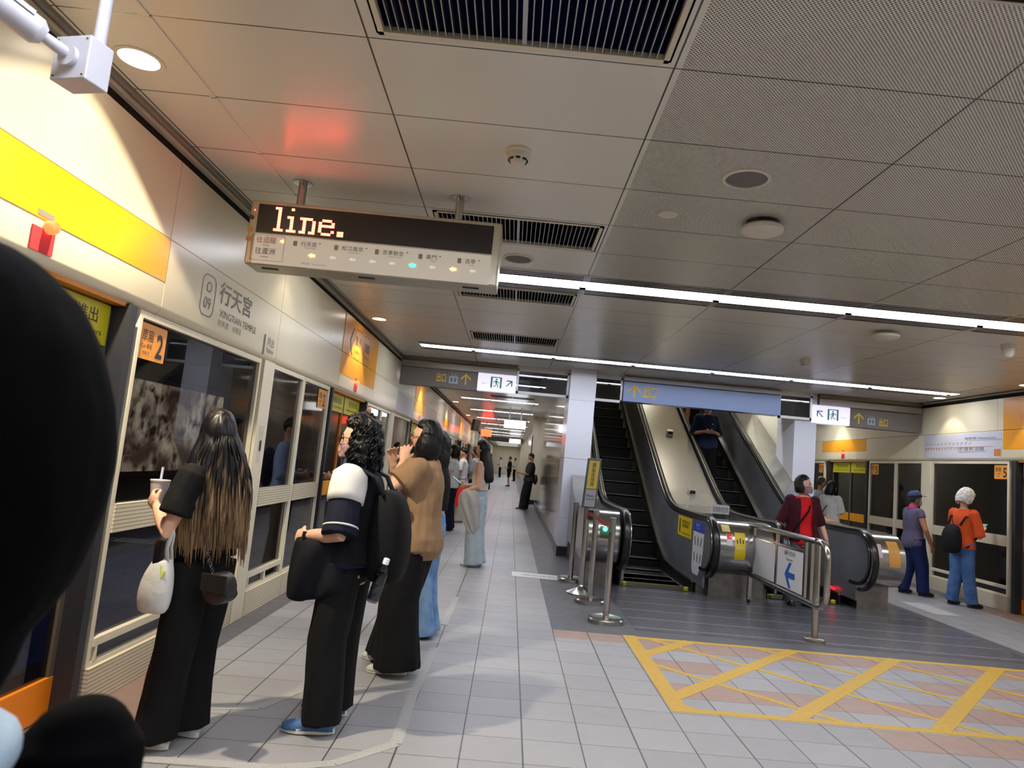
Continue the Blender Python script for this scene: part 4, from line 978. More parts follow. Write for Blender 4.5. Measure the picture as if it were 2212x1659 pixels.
# ------------------------------------------------------------------ queue posts, belt, board
def stanchion(x, y, r_, h, label, cone=False, head=True):
    t = thing('queue_post', label, 'queue post', (x, y, 0))
    if cone: MB().lathe([(r_, 0), (r_, .012), (r_*.55, .045), (.04, .08), (.028, .11), (0, .11)], (x, y, 0), 40).build('base', steel, t, smooth=True)
    else: MB().lathe([(r_, 0), (r_, .035), (r_-.012, .045), (r_*.6, .03), (.035, .03), (.03, .05), (0, .05)], (x, y, 0), 40).build('base', steel, t, smooth=True)
    MB().lathe([(.032, .03), (.032, h-.14), (0, h-.14)], (x, y, 0), 24).build('pole', steel, t, smooth=True)
    if head: MB().lathe([(.034, h-.14), (.034, h), (.028, h+.006), (0, h+.006)], (x, y, 0), 24).build('belt_head', mat('belt_head', '8b8f8b', .3, .7), t, smooth=True)
    return t
stanchion(1.05, 6.82, .175, .99, 'nearest chrome belt post with a flat round base')
stanchion(1.0, 7.72, .175, .99, 'second chrome belt post, behind the nearest')
tb = stanchion(.95, 8.22, .17, .99, 'chrome post with a cone base holding the tilted yellow board', cone=True)
stanchion(.9, 9.05, .17, 1.0, 'farthest chrome belt post near the white pillar')
red_b = mat('belt_red', 'a2413c', .6); t = thing('queue_belt', 'faded red retractable belt between the chrome posts', 'belt', (1.03, 7.3, .93))
A = [(1.05+(1.0-1.05)*k/8, 6.85+.84*k/8, .95-.03*math.sin(PI*k/8)) for k in range(9)]
MB().strip(A, [(p[0], p[1], p[2]-.045) for p in A], (.002, 0, 0)).build('webbing', red_b, t)
A = [(1.0-.05*k/4, 7.75+.44*k/4, .95) for k in range(5)]
MB().strip(A, [(p[0], p[1], p[2]-.045) for p in A], (.002, 0, 0)).build('webbing', red_b, t)
MB().box(.96, 1.04, 8.08, 8.16, .86, .97).build('buckle', blackp, t)
t = thing('board_sign', 'narrow tilted board with yellow top and dark vertical text on the cone-based post', 'sign', (.97, 8.2, .98))
ux = V((.985, .17, 0)); uz = V((.05, -.02, 1)).normalized(); c0 = V((.975, 8.18, 1.28)); ny = ux.cross(uz)
MB().obox(c0, ux, ny, uz, .085, .012, .29).build('frame', mat('board_frame', '5b6066', .35, .6), t, bevel=.006)
f_ = c0+ny*.013 if ny.y < 0 else c0-ny*.013
plate('yellow_face', .125, .33, mat('board_yellow', 'b39d3e', .45), f_+uz*.1, ux, uz, t); plate('grey_face', .125, .2, mat('board_grey', '8e9096', .4), f_-uz*.175, ux, uz, t)
text('請\n由\n此\n排\n隊', .28, ink, f_+uz*.1-V((0, .004, 0)), ux, uz, t, width=.045); text('Please\nline up', .07, ink, f_-uz*.17-V((0, .004, 0)), ux, uz, t, width=.09)

# ------------------------------------------------------------------ wheeled barrier with direction board
t = thing('direction_barrier', 'wheeled stainless barrier with white direction board and blue arrow', 'barrier', (3.06, 6.75, 0))
GX = 3.05; y0_, y1_, z0_, z1_ = 6.53, 8.8, .335, .94
def loop(y0, y1, z0, z1, r_, n=8):
    return [(GX, (y0+y1)/2+p[0], (z0+z1)/2+p[1]) for p in rrect(y1-y0, z1-z0, r_, n)]
MB().tube(loop(y0_, y1_, z0_, z1_, .15), .03, 12, closed=True).build('frame', steel, t, smooth=True)
b = MB()
for y_ in (7.02, 7.76, 8.5): b.box(GX-.014, GX+.014, y_-.02, y_+.02, z0_+.01, z1_-.01)
b.box(GX-.012, GX+.012, 7.02, 8.5, .8, .82).box(GX-.012, GX+.012, 7.02, 8.5, .345, .365); b.build('mullions', steel, t)
MB().box(GX-.016, GX+.016, 6.86, 6.93, z0_+.02, z1_-.02).build('flat_bar', steel, t)
for a, c in ((7.05, 7.73), (7.79, 8.47)): MB().box(GX-.006, GX+.006, a, c, .375, .79).build('board', wht, t)
pst = MB(); pst.lathe([(.032, .02), (.032, .965), (.03, .975), (0, .975)], (GX, 6.75, 0), 20); pst.build('post', steel, t, smooth=True)
MB().lathe([(.1, 0), (.1, .03), (.085, .04), (.0, .04)], (GX, 6.75, 0), 32).build('base', mat('post_base', 'a59d8c', .3, .9), t, smooth=True)
MB().box(GX-.02, GX+.02, 8.56, 8.62, .07, .34).build('rear_leg', steel, t)
cw_ = MB().lathe([(.035, -.012), (.035, .012), (0, .012)], (GX, 8.59, .036), 20, Matrix.Rotation(PI/2, 4, 'Y')); cw_.build('caster', rubber, t, smooth=True)
MB().box(GX-.022, GX+.022, 8.56, 8.62, .04, .075).build('caster_fork', steel, t)
xa = GX-.0075; text('通行方向', .055, ink, (xa, 7.4, .745), (0, -1, 0), fu, t, width=.28); text('Direction', .03, greyink, (xa, 7.4, .68), (0, -1, 0), fu, t, width=.17)
poly2('blue_arrow', [[(-.13, 0), (-.02, .13), (.04, .13), (-.04, .03), (.13, .03), (.13, -.03), (-.04, -.03), (.04, -.13), (-.02, -.13)]], mat('arrow_blue', '2f5fb0', .4), (xa, 7.38, .52), (0, -1, 0), fu, t)
# ------------------------------------------------------------------ people
def Rz(a): return Matrix.Rotation(a, 3, 'Z')
SKIN = {k: mat('skin_'+k, c, .5, noisy=.08, nscale=30) for k, c in (('light', 'd6a78c'), ('mid', 'c08d6f'), ('tan', 'a87455'))}
hair_b = mat('hair_black', '0a090c', .42, spec=.3, noisy=.4, nscale=60, stretch=(1, 1, .1), bump=.5, bscale=90)
hair_g = mat('hair_white', 'd9d8da', .7, noisy=.15, nscale=60, bump=.5, bscale=70)
hair_d = mat('hair_grey_dark', '3b3835', .6, noisy=.3, nscale=60)
hair_o = mat('hair_ombre', '15141a', .42, spec=.3); _b = NB(hair_o); _P, _v = _b.xyz()
_mp = _b.n('ShaderNodeMapping'); _mp.inputs['Scale'].default_value = (1, 1, .06); _b.L(_v, _mp.inputs[0]); _n = _b.noise(_mp.outputs[0], 55, 3)
_f = _b.m('ADD', _b.m('MULTIPLY', _b.m('SUBTRACT', 1.27, _P[2]), 3.6), _b.m('MULTIPLY', _b.m('SUBTRACT', _n, .5), 3.2)); _cl = _b.n('ShaderNodeClamp'); _b.L(_f, _cl.inputs[0])
_b.L(_b.mix(_cl.outputs[0], lin('0a090d'), _b.mix(_n, lin('543d2a'), lin('a38762'))), bsdf(hair_o).inputs['Base Color']); _b.L(_b.bump(_n, .5, .006), bsdf(hair_o).inputs['Normal'])
eye_m = mat('eye_dark', '1a1312', .2); lip_m = mat('lips', 'a75f55', .5)
PROF = [(.455, .10, .095), (.485, .165, .115), (.53, .172, .118), (.575, .152, .106), (.62, .132, .098), (.68, .142, .108), (.74, .155, .115), (.785, .165, .104), (.815, .15, .085), (.838, .085, .066), (.855, .055, .056)]
class Person:
    def __init__(s, label, x, y, rz, H=1.62, skin='light', build=1.0, z=0, vox=.012, head=(0, 0), lean=0, legs=None, arms=None, group=None):
        s.H = H; s.b = build; s.vox = vox; s.k = H/1.7; s.lean = lean; s.skin = SKIN[skin]
        s.t = thing('person', label, 'person', (x, y, z), rz, group); s.loc = V((x, y, z)); s.rz = rz
        k = s.k; d = dict(hip=(.088, 0, .90), knee=(.095, .015, .49), ankle=(.10, -.03, .085), sho=(.155, -.005, 1.385), elb=(.215, -.02, 1.10), wri=(.235, .06, .865))
        s.j = {}
        for n_, p in d.items():
            for sg, sd in ((1, 'R'), (-1, 'L')): s.j[n_+sd] = V((p[0]*sg, p[1], p[2]))*k
        for src in (legs or {}), (arms or {}):
            for n_, p in src.items(): s.j[n_] = V(p)
        for sd in 'LR': s.j['sho'+sd] = s.j['sho'+sd]+V((0, s.lean*.85, 0)); 
        s.neck = V((0, s.lean*.95-.005, 1.44*k)); s.hc = V((0, s.lean*1.05+.02, 1.588*k)); s.hM = Rz(head[0]) @ Matrix.Rotation(head[1], 3, 'X')
        s.fing = {}
    def W(s, p): return s.loc+Rz(s.rz) @ V(p)
    def sp(s, zf): return V((0, s.lean*max(0, (zf-.5)/.35), zf*s.H))
    def torso(s, mb, z0, z1, pad=0, flare=0, pads=None, fx=1, fy=1, seg=20):
        pts, rad = [], []
        zs = sorted({z0, z1}|{p[0] for p in PROF if z0 < p[0] < z1})
        for z in zs:
            i = max(0, min(len(PROF)-2, next((q for q in range(len(PROF)-1) if PROF[q+1][0] >= z), len(PROF)-2)))
            a, c = PROF[i], PROF[i+1]; f = max(0, min(1, (z-a[0])/(c[0]-a[0]))); rx = a[1]+(c[1]-a[1])*f; ry = a[2]+(c[2]-a[2])*f
            fl = flare*max(0, (.78-z)/.3); pts.append(s.sp(z)); rad.append(((rx*s.b*s.k+pad+fl)*fx, (ry*s.b*s.k+pad+fl)*fy))
        mb.tube(pts, rad, seg, ref=(1, 0, 0)); return mb
    def limb(s, mb, names, radii, cut=None, start=0):
        pts = [s.j[n_] for n_ in names]; out, rr = [], []
        for i in range(len(pts)-1):
            for q in (0, .35, .7): out.append(pts[i].lerp(pts[i+1], q))
        out.append(pts[-1]); m = len(out)
        for q in range(m):
            f = q/(m-1)*(len(radii)-1); i = min(int(f), len(radii)-2); rr.append(radii[i]+(radii[i+1]-radii[i])*(f-i))
        if cut is not None:
            n_ = max(2, int(round(cut*(m-1)))+1); out, rr = out[:n_], rr[:n_]
        mb.tube(out, [r_ for r_ in rr], 14); return mb
    def hand(s, mb, sd, d=None, nrm=None, curl=.5, spread=.0, k=None):
        """d = direction of the palm, nrm = the side the fingers curl to"""
        w = s.j['wri'+sd]; e = s.j['elb'+sd]; d = V(d).normalized() if d else (w-e).normalized()
        nrm = V(nrm) if nrm else V((-1 if sd == 'R' else 1, .1, 0)); nrm = (nrm-d*nrm.dot(d)).normalized(); lat = d.cross(nrm)*(1 if sd == 'R' else -1)
        k = k or s.k*.98; pal = w+d*.085*k
        mb.tube([w-d*.01, w+d*.02*k, w+d*.06*k, pal], [(.019*k, .023*k), (.017*k, .034*k), (.0155*k, .041*k), (.012*k, .038*k)], 14, ref=tuple(nrm))
        for i, L in enumerate((.072, .08, .075, .06)):
            o = (.029-.0195*i)*k; b0 = pal-d*.012*k+lat*o; dr = (d+lat*spread*(1.5-i)*.3).normalized(); pts = [b0]; a = 0
            c_ = curl if not isinstance(curl, (list, tuple)) else curl[i]
            for q, f in ((0, .42), (1, .32), (2, .26)):
                a += c_*(.75 if q == 0 else .95); dd = dr*math.cos(a)+nrm*math.sin(a); pts.append(pts[-1]+dd*L*f*k)
            mb.tube(pts, [.0092*k, .0088*k, .0082*k, .0068*k], 9)
        tb = w+d*.028*k+lat*.03*k; t1 = tb+(d*.62+lat*.6+nrm*.4).normalized()*.036*k; t2 = t1+(d*.8+lat*.1+nrm*.6).normalized()*.028*k
        mb.tube([w+d*.015*k+lat*.008*k, tb, t1, t2], [.014*k, .0125*k, .0105*k, .008*k], 9)
        s.fing[sd] = w+d*.1*k+nrm*.02
    def head(s, mb, bald=False):
        su, sv = 30, 24; k = s.k**.5*.99; c = s.hc
        def bump(n, x, z, sx, sz): return math.exp(-((n.x-x)/sx)**2-((n.z-z)/sz)**2)*(1 if n.y > 0 else 0)
        rings = []
        for j in range(1, sv):
            th = PI*j/sv; ring = []
            for i in range(su):
                a = 2*PI*i/su; n = V((math.cos(a)*math.sin(th), math.sin(a)*math.sin(th), -math.cos(th))); q = V((n.x*.075, n.y*.093, n.z*.115))
                lo = max(0, -n.z-.05); q.x *= 1-.38*lo**1.4; q.y *= 1-(.34*lo if n.y < 0 else .12*lo)
                q.y += .02*bump(n, 0, -.2, .14, .13)+.012*bump(n, 0, -.02, .11, .2)-.008*(bump(n, .34, .02, .16, .12)+bump(n, -.34, .02, .16, .12))+.005*bump(n, 0, .2, .6, .1)+.006*bump(n, 0, -.5, .25, .08)-.004*bump(n, 0, -.64, .3, .07)+.011*bump(n, 0, -.85, .3, .14)
                ring.append(c+s.hM @ (q*k))
            rings.append(ring)
        mb.loft(rings)
        for sg in (-1, 1): mb.ell(c+s.hM @ V((sg*.077*k, -.008, -.008)), (.012*k, .02*k, .032*k), s.hM, 10, 8)
        return mb
    def face(s, eyes=True, mouth=True):
        k = s.k**.5; c = s.hc
        if eyes:
            for sg in (-1, 1): MB().ell(c+s.hM @ V((sg*.03*k, .083*k, .004)), (.013*k, .007*k, .007*k), s.hM, 10, 8).build('eye', eye_m, s.t, local=True, smooth='all')
        if eyes:
            for sg in (-1, 1): MB().ell(c+s.hM @ V((sg*.031*k, .088*k, .026)), (.018*k, .005*k, .0035*k), s.hM, 10, 6).build('eyebrow', hair_b, s.t, local=True, smooth='all')
        if mouth: MB().ell(c+s.hM @ V((0, .0885*k, -.06*k)), (.021*k, .006*k, .0065*k), s.hM, 12, 8).build('lips', lip_m, s.t, local=True, smooth='all')
    def body(s, legs_bare=False, hands=True, hk={}):
        mb = MB(); k = s.k*s.b; s.torso(mb, .455, .855)
        mb.tube([s.neck+V((0, -.005, -.05)), s.neck+V((0, 0, .03)), s.hc+s.hM @ V((0, -.015, -.05))], [.06*k, .047*s.k, .05*s.k], 14)
        for sd in 'LR':
            s.limb(mb, ['sho'+sd, 'elb'+sd, 'wri'+sd], [.054*k, .045*k, .039*k, .036*k, .024*k])
            mb.ell(s.j['sho'+sd]-V((0, 0, .008)), (.058*k, .056*k, .055*k), su=12, sv=8)
            s.limb(mb, ['hip'+sd, 'knee'+sd, 'ankle'+sd], [.088*k, .076*k, .055*k, .055*k, .036*k])
            a = s.j['ankle'+sd]; f = (a-s.j['knee'+sd]); fd = s.fd(sd)
            mb.tube([a-fd*.03-V((0, 0, .035)), a+fd*.05-V((0, 0, .045)), a+fd*.14*s.k-V((0, 0, .055))], [(.034, .03), (.036, .028), (.036, .018)], 12, ref=(0, 0, 1))
            if hands: s.hand(mb, sd, **hk.get(sd, {}))
        s.head(mb)
        return mb.build('body', s.skin, s.t, local=True, remesh=min(s.vox, .0065) if s.vox < .012 else s.vox*.75, relax=1)
    def fd(s, sd): return Rz({'L': .12, 'R': -.12}[sd]) @ V((0, 1, 0)) if not hasattr(s, 'fdir') else s.fdir[sd]
    def top(s, m, name='shirt', hem=.5, sleeve=.4, pad=.012, flare=.02, sr=.018, m2=None, vfold=.006, neck=.845, fx=1, fy=1, arms='LR', sflare=.012):
        mb = MB(); s.torso(mb, hem, neck, pad, flare, fx=fx, fy=fy)
        k = s.k*s.b
        for sd in arms:
            if sleeve > 0:
                mb.ell(s.j['sho'+sd]-V((0, 0, .005)), (.058*k+sr*.6, .056*k+sr*.5, .055*k+sr*.5), su=14, sv=8)
                rr = [.05*k+sr, .046*k+sr+sflare*.5, .042*k+sr+sflare, .038*k+sr+sflare, .03*k+sr]
                s.limb(mb, ['sho'+sd, 'elb'+sd, 'wri'+sd], rr, cut=sleeve)
        return mb.build(name, m, s.t, local=True, remesh=s.vox, relax=2, wrinkle=vfold, wfreq=11)
    def trousers(s, m, hem=.03, r_=(.1, .085, .075, .07, .08), waist=.6, pad=.008, name='trousers', fold=.006, cut=None):
        mb = MB(); s.torso(mb, .465, waist, pad); k = s.k*s.b
        for sd in 'LR':
            h_, kn, an = s.j['hip'+sd], s.j['knee'+sd], s.j['ankle'+sd]; end = an+V((0, 0, hem-s.j['ankle'+sd].z)) if cut is None else kn
            pts = [h_+V((0, 0, .03)), h_.lerp(kn, .4), kn, kn.lerp(end, .5) if cut is None else kn-V((0, 0, .02)), end if cut is None else kn-V((0, 0, .05))]
            if cut is not None: pts = [h_+V((0, 0, .03)), h_.lerp(kn, .3), h_.lerp(kn, .6), h_.lerp(kn, .8), h_.lerp(kn, cut)]
            mb.tube(pts, [q*s.b for q in r_], 16)
        return mb.build(name, m, s.t, local=True, remesh=s.vox, relax=1, wrinkle=fold, wfreq=8, wst=(1, 1, .25))
    def shoes(s, m, sole=None, L=.25, w=.042, h=.085, toes=None):
        for sd in 'LR':
            a = s.j['ankle'+sd]; fd = s.fd(sd); lat = V((fd.y, -fd.x, 0)); o = V((a.x, a.y, a.z-.085*s.k)); L_ = L*s.k
            def sec(t_, wd, ht, z0=.018):
                c = o+fd*(t_*L_-.065); return [c+lat*math.cos(q)*wd+V((0, 0, z0+max(0, math.sin(q))*ht+min(0, math.sin(q))*.008)) for q in [2*PI*i/16 for i in range(16)]]
            up_ = MB().loft([sec(0, w*.5, .05), sec(.08, w*.8, h), sec(.3, w*.9, h), sec(.5, w, h*.72), sec(.72, w*1.08, h*.5), sec(.9, w*.92, h*.36), sec(1, w*.5, h*.2)])
            x = up_.build('shoe', m, s.t, local=True, smooth='all')
            sl = MB().loft([[c+V((0, 0, dz)) for c in [o+fd*((.5+.53*math.cos(q))*L_-.065)+lat*math.sin(q)*w*(1.12 if math.cos(q) > 0 else .95) for q in [2*PI*i/20 for i in range(20)]]] for dz in (0.002, .026)])
            sl.build('sole', sole or m, x, local=True)
    def hair(s, m, style='short', name='hair', length=.25, wave=.004, vox=None, width=.085, back=.0, frac=0):
        mb = MB(); k = s.k**.5; c = s.hc; M = s.hM; su, sv = 26, 18; rings = []
        big = {'short': 1.05, 'bob': 1.14, 'long': 1.1, 'puff': 1.42, 'curly': 1.26}[style]
        for j in range(1, sv):
            th = PI*j/sv; ring = []
            for i in range(su):
                a = 2*PI*i/su; n = V((math.cos(a)*math.sin(th), math.sin(a)*math.sin(th), -math.cos(th)))
                q = V((n.x*.08, n.y*.098, n.z*.122))*big
                face = n.y > (.35 if n.z < .35 else .8) and n.z < .62
                low = n.z < (-.1 if style == 'short' else -.75)
                if face or (n.y > .05 and n.z < (-.05 if style == 'short' else -.55)): q = V((n.x*.06, n.y*.06, n.z*.09))
                elif low: q = V((n.x*.07, n.y*.085, max(n.z, -.6)*.1))
                q += V((0, -.012, .008)); ring.append(c+M @ (q*k))
            rings.append(ring)
        mb.loft(rings)
        if style in ('bob', 'long', 'curly'):
            pts, rad = [], []; n_ = 10
            for i in range(n_+1):
                f = i/n_; z = .03-f*(length+.03); pts.append(c+(M @ V((0, -.03, z if f < .3 else z)))*1+V((0, -back*f, 0)))
                w = width*(1+.12*math.sin(f*PI))*(1 if style != 'long' else .62+.38*min(1, f*4)+.28*f); rad.append((w*k, (.07+.02*math.sin(f*PI))*(1 if style != 'long' else .95)*k))
            rad[-1] = (rad[-1][0]*.85, rad[-1][1]*.75); mb.tube(pts, rad, 22, ref=tuple(M @ V((1, 0, 0))))
        return mb.build(name, m, s.t, local=True, remesh=vox or max(s.vox*.8, .007), relax=2, wrinkle=wave, wfreq=34 if style != 'long' else 26, wst=(1, 1, .12 if style == 'long' else .8))
    def mask(s, m):
        mb = MB(); k = s.k**.5; rings = []
        for j in range(9):
            z = -.105+.088*j/8; ring_o = []
            for i in range(17):
                a = R(-78+156*i/16); rr = 1-.25*abs(j-4)/4*.3; ring_o.append((math.sin(a)*.078*(.8+.2*j/8), math.cos(a)*(.1+.012*math.exp(-(a/.5)**2)*math.sin(PI*j/8)), z))
            rings.append([s.hc+s.hM @ (V(p)*k) for p in ring_o]+[s.hc+s.hM @ (V((p[0]*.93, p[1]*.93, p[2]))*k) for p in reversed(ring_o)])
        mb.loft(rings).build('face_mask', m, s.t, local=True, smooth='all')
        for sg in (-1, 1): mb2 = MB().tube([s.hc+s.hM @ (V(p)*k) for p in ((sg*.072, .035, -.04), (sg*.08, .0, -.02), (sg*.083, -.02, -.01))], .0016, 6).build('mask_loop', m, s.t, local=True)
    def glasses(s, m, r_=.021):
        k = s.k**.5; b = MB()
        for sg in (-1, 1):
            b.torus(s.hc+s.hM @ V((sg*.032*k, .1*k, .0)), r_, .0025, s.hM @ Matrix.Rotation(PI/2, 3, 'X'), 20, 6)
            b.tube([s.hc+s.hM @ (V(p)*k) for p in ((sg*.053, .1, .004), (sg*.078, .06, .006), (sg*.081, -.01, 0))], .0025, 6)
        b.tube([s.hc+s.hM @ V((x, .103*k, .004)) for x in (-.012, 0, .012)], .0022, 6); b.build('glasses', m, s.t, local=True)
def finish(p): return p
def carried(name, label, cat, person, at, rz=None, group=None):
    """a thing of its own placed at a spot given in the person's own axes; returns (empty, builder transform)"""
    w = person.W(at); return thing(name, label, cat, w, person.rz if rz is None else rz, group)
def phone(person, at, label, tilt=.6, m=None, rz=None):
    t = carried('phone', label, 'phone', person, at, rz)
    MB().obox((0, 0, 0), (1, 0, 0), (0, math.cos(tilt), math.sin(tilt)), (0, -math.sin(tilt), math.cos(tilt)), .037, .076, .0045).build('phone_case', m or blackp, t, local=True, bevel=.004)
    MB().obox((0, -math.sin(tilt)*.005, math.cos(tilt)*.005), (1, 0, 0), (0, math.cos(tilt), math.sin(tilt)), (0, -math.sin(tilt), math.cos(tilt)), .034, .071, .0006).build('screen', mat('phone_screen', '3c6a70', .2, emit=.6, ecol='7ab0a8'), t, local=True)
    return t
def fab(n, c, **k): return mat(n, c, .85, spec=.25, noisy=.15, nscale=9, bump=.15, bscale=250, **k)
blk = fab('fabric_black', '08080a'); blk2 = fab('fabric_soft_black', '0b0b0d'); navy = fab('fabric_navy', '0e1328'); whitef = fab('fabric_white', 'd9d8d6'); tanf = fab('fabric_tan', '94775a')
jean = fab('denim_blue', '4f73a0', col2='7593b8'); jeanl = fab('denim_pale', '9fb3bd', col2='b5c3c8'); jeand = fab('denim_mid', '3d5f93', col2='5677a8')
white_sh = mat('shoe_white', 'cfcfcb', .5); sole_w = mat('sole_white', 'dedbd0', .5); shoe_k = mat('shoe_black', '17171a', .5); shoe_b = mat('shoe_blue', '3f6a9c', .6, noisy=.2, nscale=200)

# 1 long-haired woman in black, nearest the wide screen
p = Person('woman with long ombre hair in black, holding a drink beside the wide screen', -1.435, 3.45, R(72), 1.545, vox=.008, build=.9, head=(R(-34), R(-4)), legs=dict(ankleL=(-.09, .05, .08), ankleR=(.09, .03, .08), kneeL=(-.085, .02, .45), kneeR=(.085, .03, .45)),
           arms=dict(elbL=(-.225, .03, .985), wriL=(-.13, .2, 1.085), elbR=(.2, .06, 1.0), wriR=(.07, .22, 1.07)))
p.body(hk=dict(L=dict(d=(.25, .8, .45), nrm=(.9, -.1, .1), curl=.55), R=dict(d=(-.3, .75, .45), nrm=(-.9, -.1, 0), curl=.55)))
p.top(blk, hem=.56, sleeve=.36, pad=.018, flare=.03, sr=.024, sflare=.022, vfold=.01); p.trousers(blk2, r_=(.115, .108, .1, .1, .112), hem=.05, pad=.01, fold=.014)
p.shoes(white_sh, sole_w, L=.3); p.face(); p.hair(hair_o, 'long', length=.54, width=.128, back=.04, wave=.007, vox=.006)
st = MB(); rr = random.Random(3)
for i in range(420):
    a = rr.uniform(PI*.95, PI*2.05); r0_ = rr.uniform(.96, 1.02); z0 = rr.uniform(-.14, -.0); L = rr.uniform(.38, .5)*(1 if rr.random() < .85 else .8); pts = []
    for q in range(8):
        f = q/7; wx = (.07+.095*math.sin(min(1, f*1.3)*PI/2))*r0_; wy = (.09+.012*f); sway = .004*math.sin(f*5+i)
        pts.append(p.hc+p.hM @ V((math.cos(a)*wx+sway, math.sin(a)*wy-.03-.02*f+sway*.5, 0))+V((0, -.03*f, z0-f*L)))
    st.tube(pts, [.001, .003, .0042, .0045, .0045, .004, .003, .001], 5)
st.build('hair_strands', hair_o, p.t, local=True, smooth='all')
MB().torus(p.j['wriL']+V((.0, .0, 0)), .028, .002, Matrix.Rotation(R(60), 3, 'X'), 20, 6).build('bracelet', mat('gold', 'c9a050', .25, 1), p.t, local=True)
t = carried('drink_cup', 'white paper cup with a straw held by the long-haired woman', 'cup', p, (-.03, .295, 1.09))
MB().lathe([(.033, 0), (.045, .105), (.047, .106), (.047, .112), (0, .112)], (0, 0, 0), 28).build('cup', mat('cup_white', 'c9c4c2', .5), t, local=True, smooth=True)
MB().tube([(.0, 0, .1), (.003, .0, .175)], .006, 10).build('straw', mat('straw_white', 'dde0ee', .4), t, local=True)
t = carried('tote_bag', 'white plastic tote bag hanging from the long-haired woman elbow', 'bag', p, (-.21, .05, .62), )
b = MB(); rings = []
for z, w, d_, o in ((0, .06, .03, .015), (.02, .085, .045, .01), (.1, .09, .055, .01), (.18, .075, .045, 0), (.235, .05, .03, -.01), (.25, .045, .026, -.012)):
    rings.append([V((math.sin(q)*d_, math.cos(q)*w+o, z)) for q in [2*PI*i/22 for i in range(22)]])
b.loft(rings); bag_m = mat('bag_white', 'cfd0cc', .55, noisy=.1, nscale=12, bump=.4, bscale=18); b.build('pouch', bag_m, t, local=True, smooth='all', wrinkle=.004, wfreq=25, subd=1)
for sx in (-.012, .012):
    A = [(sx, -.045, .235), (sx, -.03, .3), (sx*.5, -.04, .36), (0, -.035, .395), (sx*.5, -.01, .37), (sx, .005, .3), (sx, .02, .235)]
    MB().tube(A, [(.003, .013)]*7, 8, ref=(1, 0, 0)).build('handle', bag_m, t, local=True, smooth='all')
MB().tube([(-.02, .0, .2), (-.02, .0, .33)], [(.012, .028)]*2, 14, ref=(1, 0, 0)).build('dark_case', mat('glass_case', '17141d', .2), t, local=True, smooth=True); MB().tube([(-.03, -.03, .22), (-.035, -.045, .17), (-.03, -.055, .2)], [(.002, .008)]*3, 8).build('yellow_tag', mat('tag_yellow', 'c8cc30', .5), t, local=True)
t = carried('shoulder_bag', 'small black shoulder bag on a chain behind the long-haired woman', 'bag', p, (-.1, -.2, .69))
b = MB(); rings = []
for x, f in ((-.045, .8), (-.035, 1), (.035, 1), (.045, .8)): rings.append([V((x, math.cos(q)*.075*f*(1 if math.sin(q) < 0 else .85), .06+math.sin(q)*(.068 if math.sin(q) < 0 else .075)*f)) for q in [2*PI*i/24 for i in range(24)]])
b.loft(rings); lea = mat('leather_black', '1a1a1b', .35, bump=.2, bscale=150); b.build('pouch', lea, t, local=True, smooth=True); MB().box(-.052, -.044, -.07, .07, .05, .13).build('flap', lea, t, local=True, bevel=.01)
b = MB(); n = 34
for i in range(n):
    f = i/n; a_ = V((0, .05, .12)).lerp(V((-.06, .25, .62)), f); b.torus(a_, .0075, .002, Matrix.Rotation(PI/2*(i % 2), 3, 'Z') @ Matrix.Rotation(PI/2, 3, 'X'), 10, 5)
b.build('chain', mat('chain_dark', '8b8b8c', .3, 1), t, local=True)

# 2 woman with curly hair, mask and navy polo
p = Person('woman with curly black hair, glasses, patterned mask and navy and white polo', -.82, 3.82, R(84), 1.595, vox=.008, build=1.1, head=(R(6), 0),
           legs=dict(ankleL=(-.13, .0, .085), ankleR=(.13, .02, .085), kneeL=(-.11, .03, .46)), arms=dict(elbL=(-.255, -.02, 1.0), wriL=(-.16, .19, .975), elbR=(.22, .08, 1.0), wriR=(.12, .24, .87)))
p.body(hk=dict(L=dict(d=(.45, .7, -.15), nrm=(.5, -.6, -.2), curl=.7), R=dict(d=(-.1, .25, -1), nrm=(-1, 0, 0), curl=.25)))
p.top(navy, hem=.52, sleeve=.42, pad=.014, flare=.03, sr=.026, sflare=.02)
mb = MB(); k = p.k*p.b
for sd in 'LR':
    sh_ = p.j['sho'+sd]; el = p.j['elb'+sd]; pts = [sh_+V((.02 if sd == 'L' else -.02, 0, .03)), sh_+V((0, 0, .0)), sh_.lerp(el, .18), sh_.lerp(el, .34), sh_.lerp(el, .46)]
    MB().tube(pts, [.062, .092, .096, .095, .093], 24).build('white_sleeve_panel', whitef, p.t, local=True, smooth='all', wrinkle=.004, wfreq=14)
p.top(fab('vest_black', '08080c'), name='vest', hem=.53, sleeve=0, pad=.034, flare=.02, neck=.83, fx=.94)
for sd in 'L':
    sh_ = p.j['sho'+sd]; el = p.j['elb'+sd]; q0 = sh_.lerp(el, .82); d_ = (el-sh_).normalized(); MB().torus(q0+d_*.015, .086, .0055, d_.to_track_quat('Z', 'Y').to_matrix(), 28, 8).build('sleeve_trim', whitef, p.t, local=True, smooth='all')
b = MB(); A = [V((math.sin(R(a))*.075, math.cos(R(a))*.085-.005, 0)) for a in range(-160, 161, 20)]
b.strip([p.neck+q*1.05+V((0, .01, -.03-.05*max(0, q.y/.08))) for q in A], [p.neck+q*.8+V((0, .01, .035)) for q in A], (0, 0, .006)); b.build('collar', whitef, p.t, local=True, smooth='all')
p.trousers(blk2, r_=(.108, .095, .088, .085, .092), hem=.055, fold=.012, pad=.006); p.shoes(shoe_b, sole_w, L=.275, w=.046); p.face(mouth=False)
p.hair(hair_b, 'curly', length=.15, width=.118, wave=.014, vox=.006); p.mask(mat('mask_pattern', 'c9a0a0', .8, noisy=.7, nscale=45)); p.glasses(blackp)
cu = MB(); rr = random.Random(5)
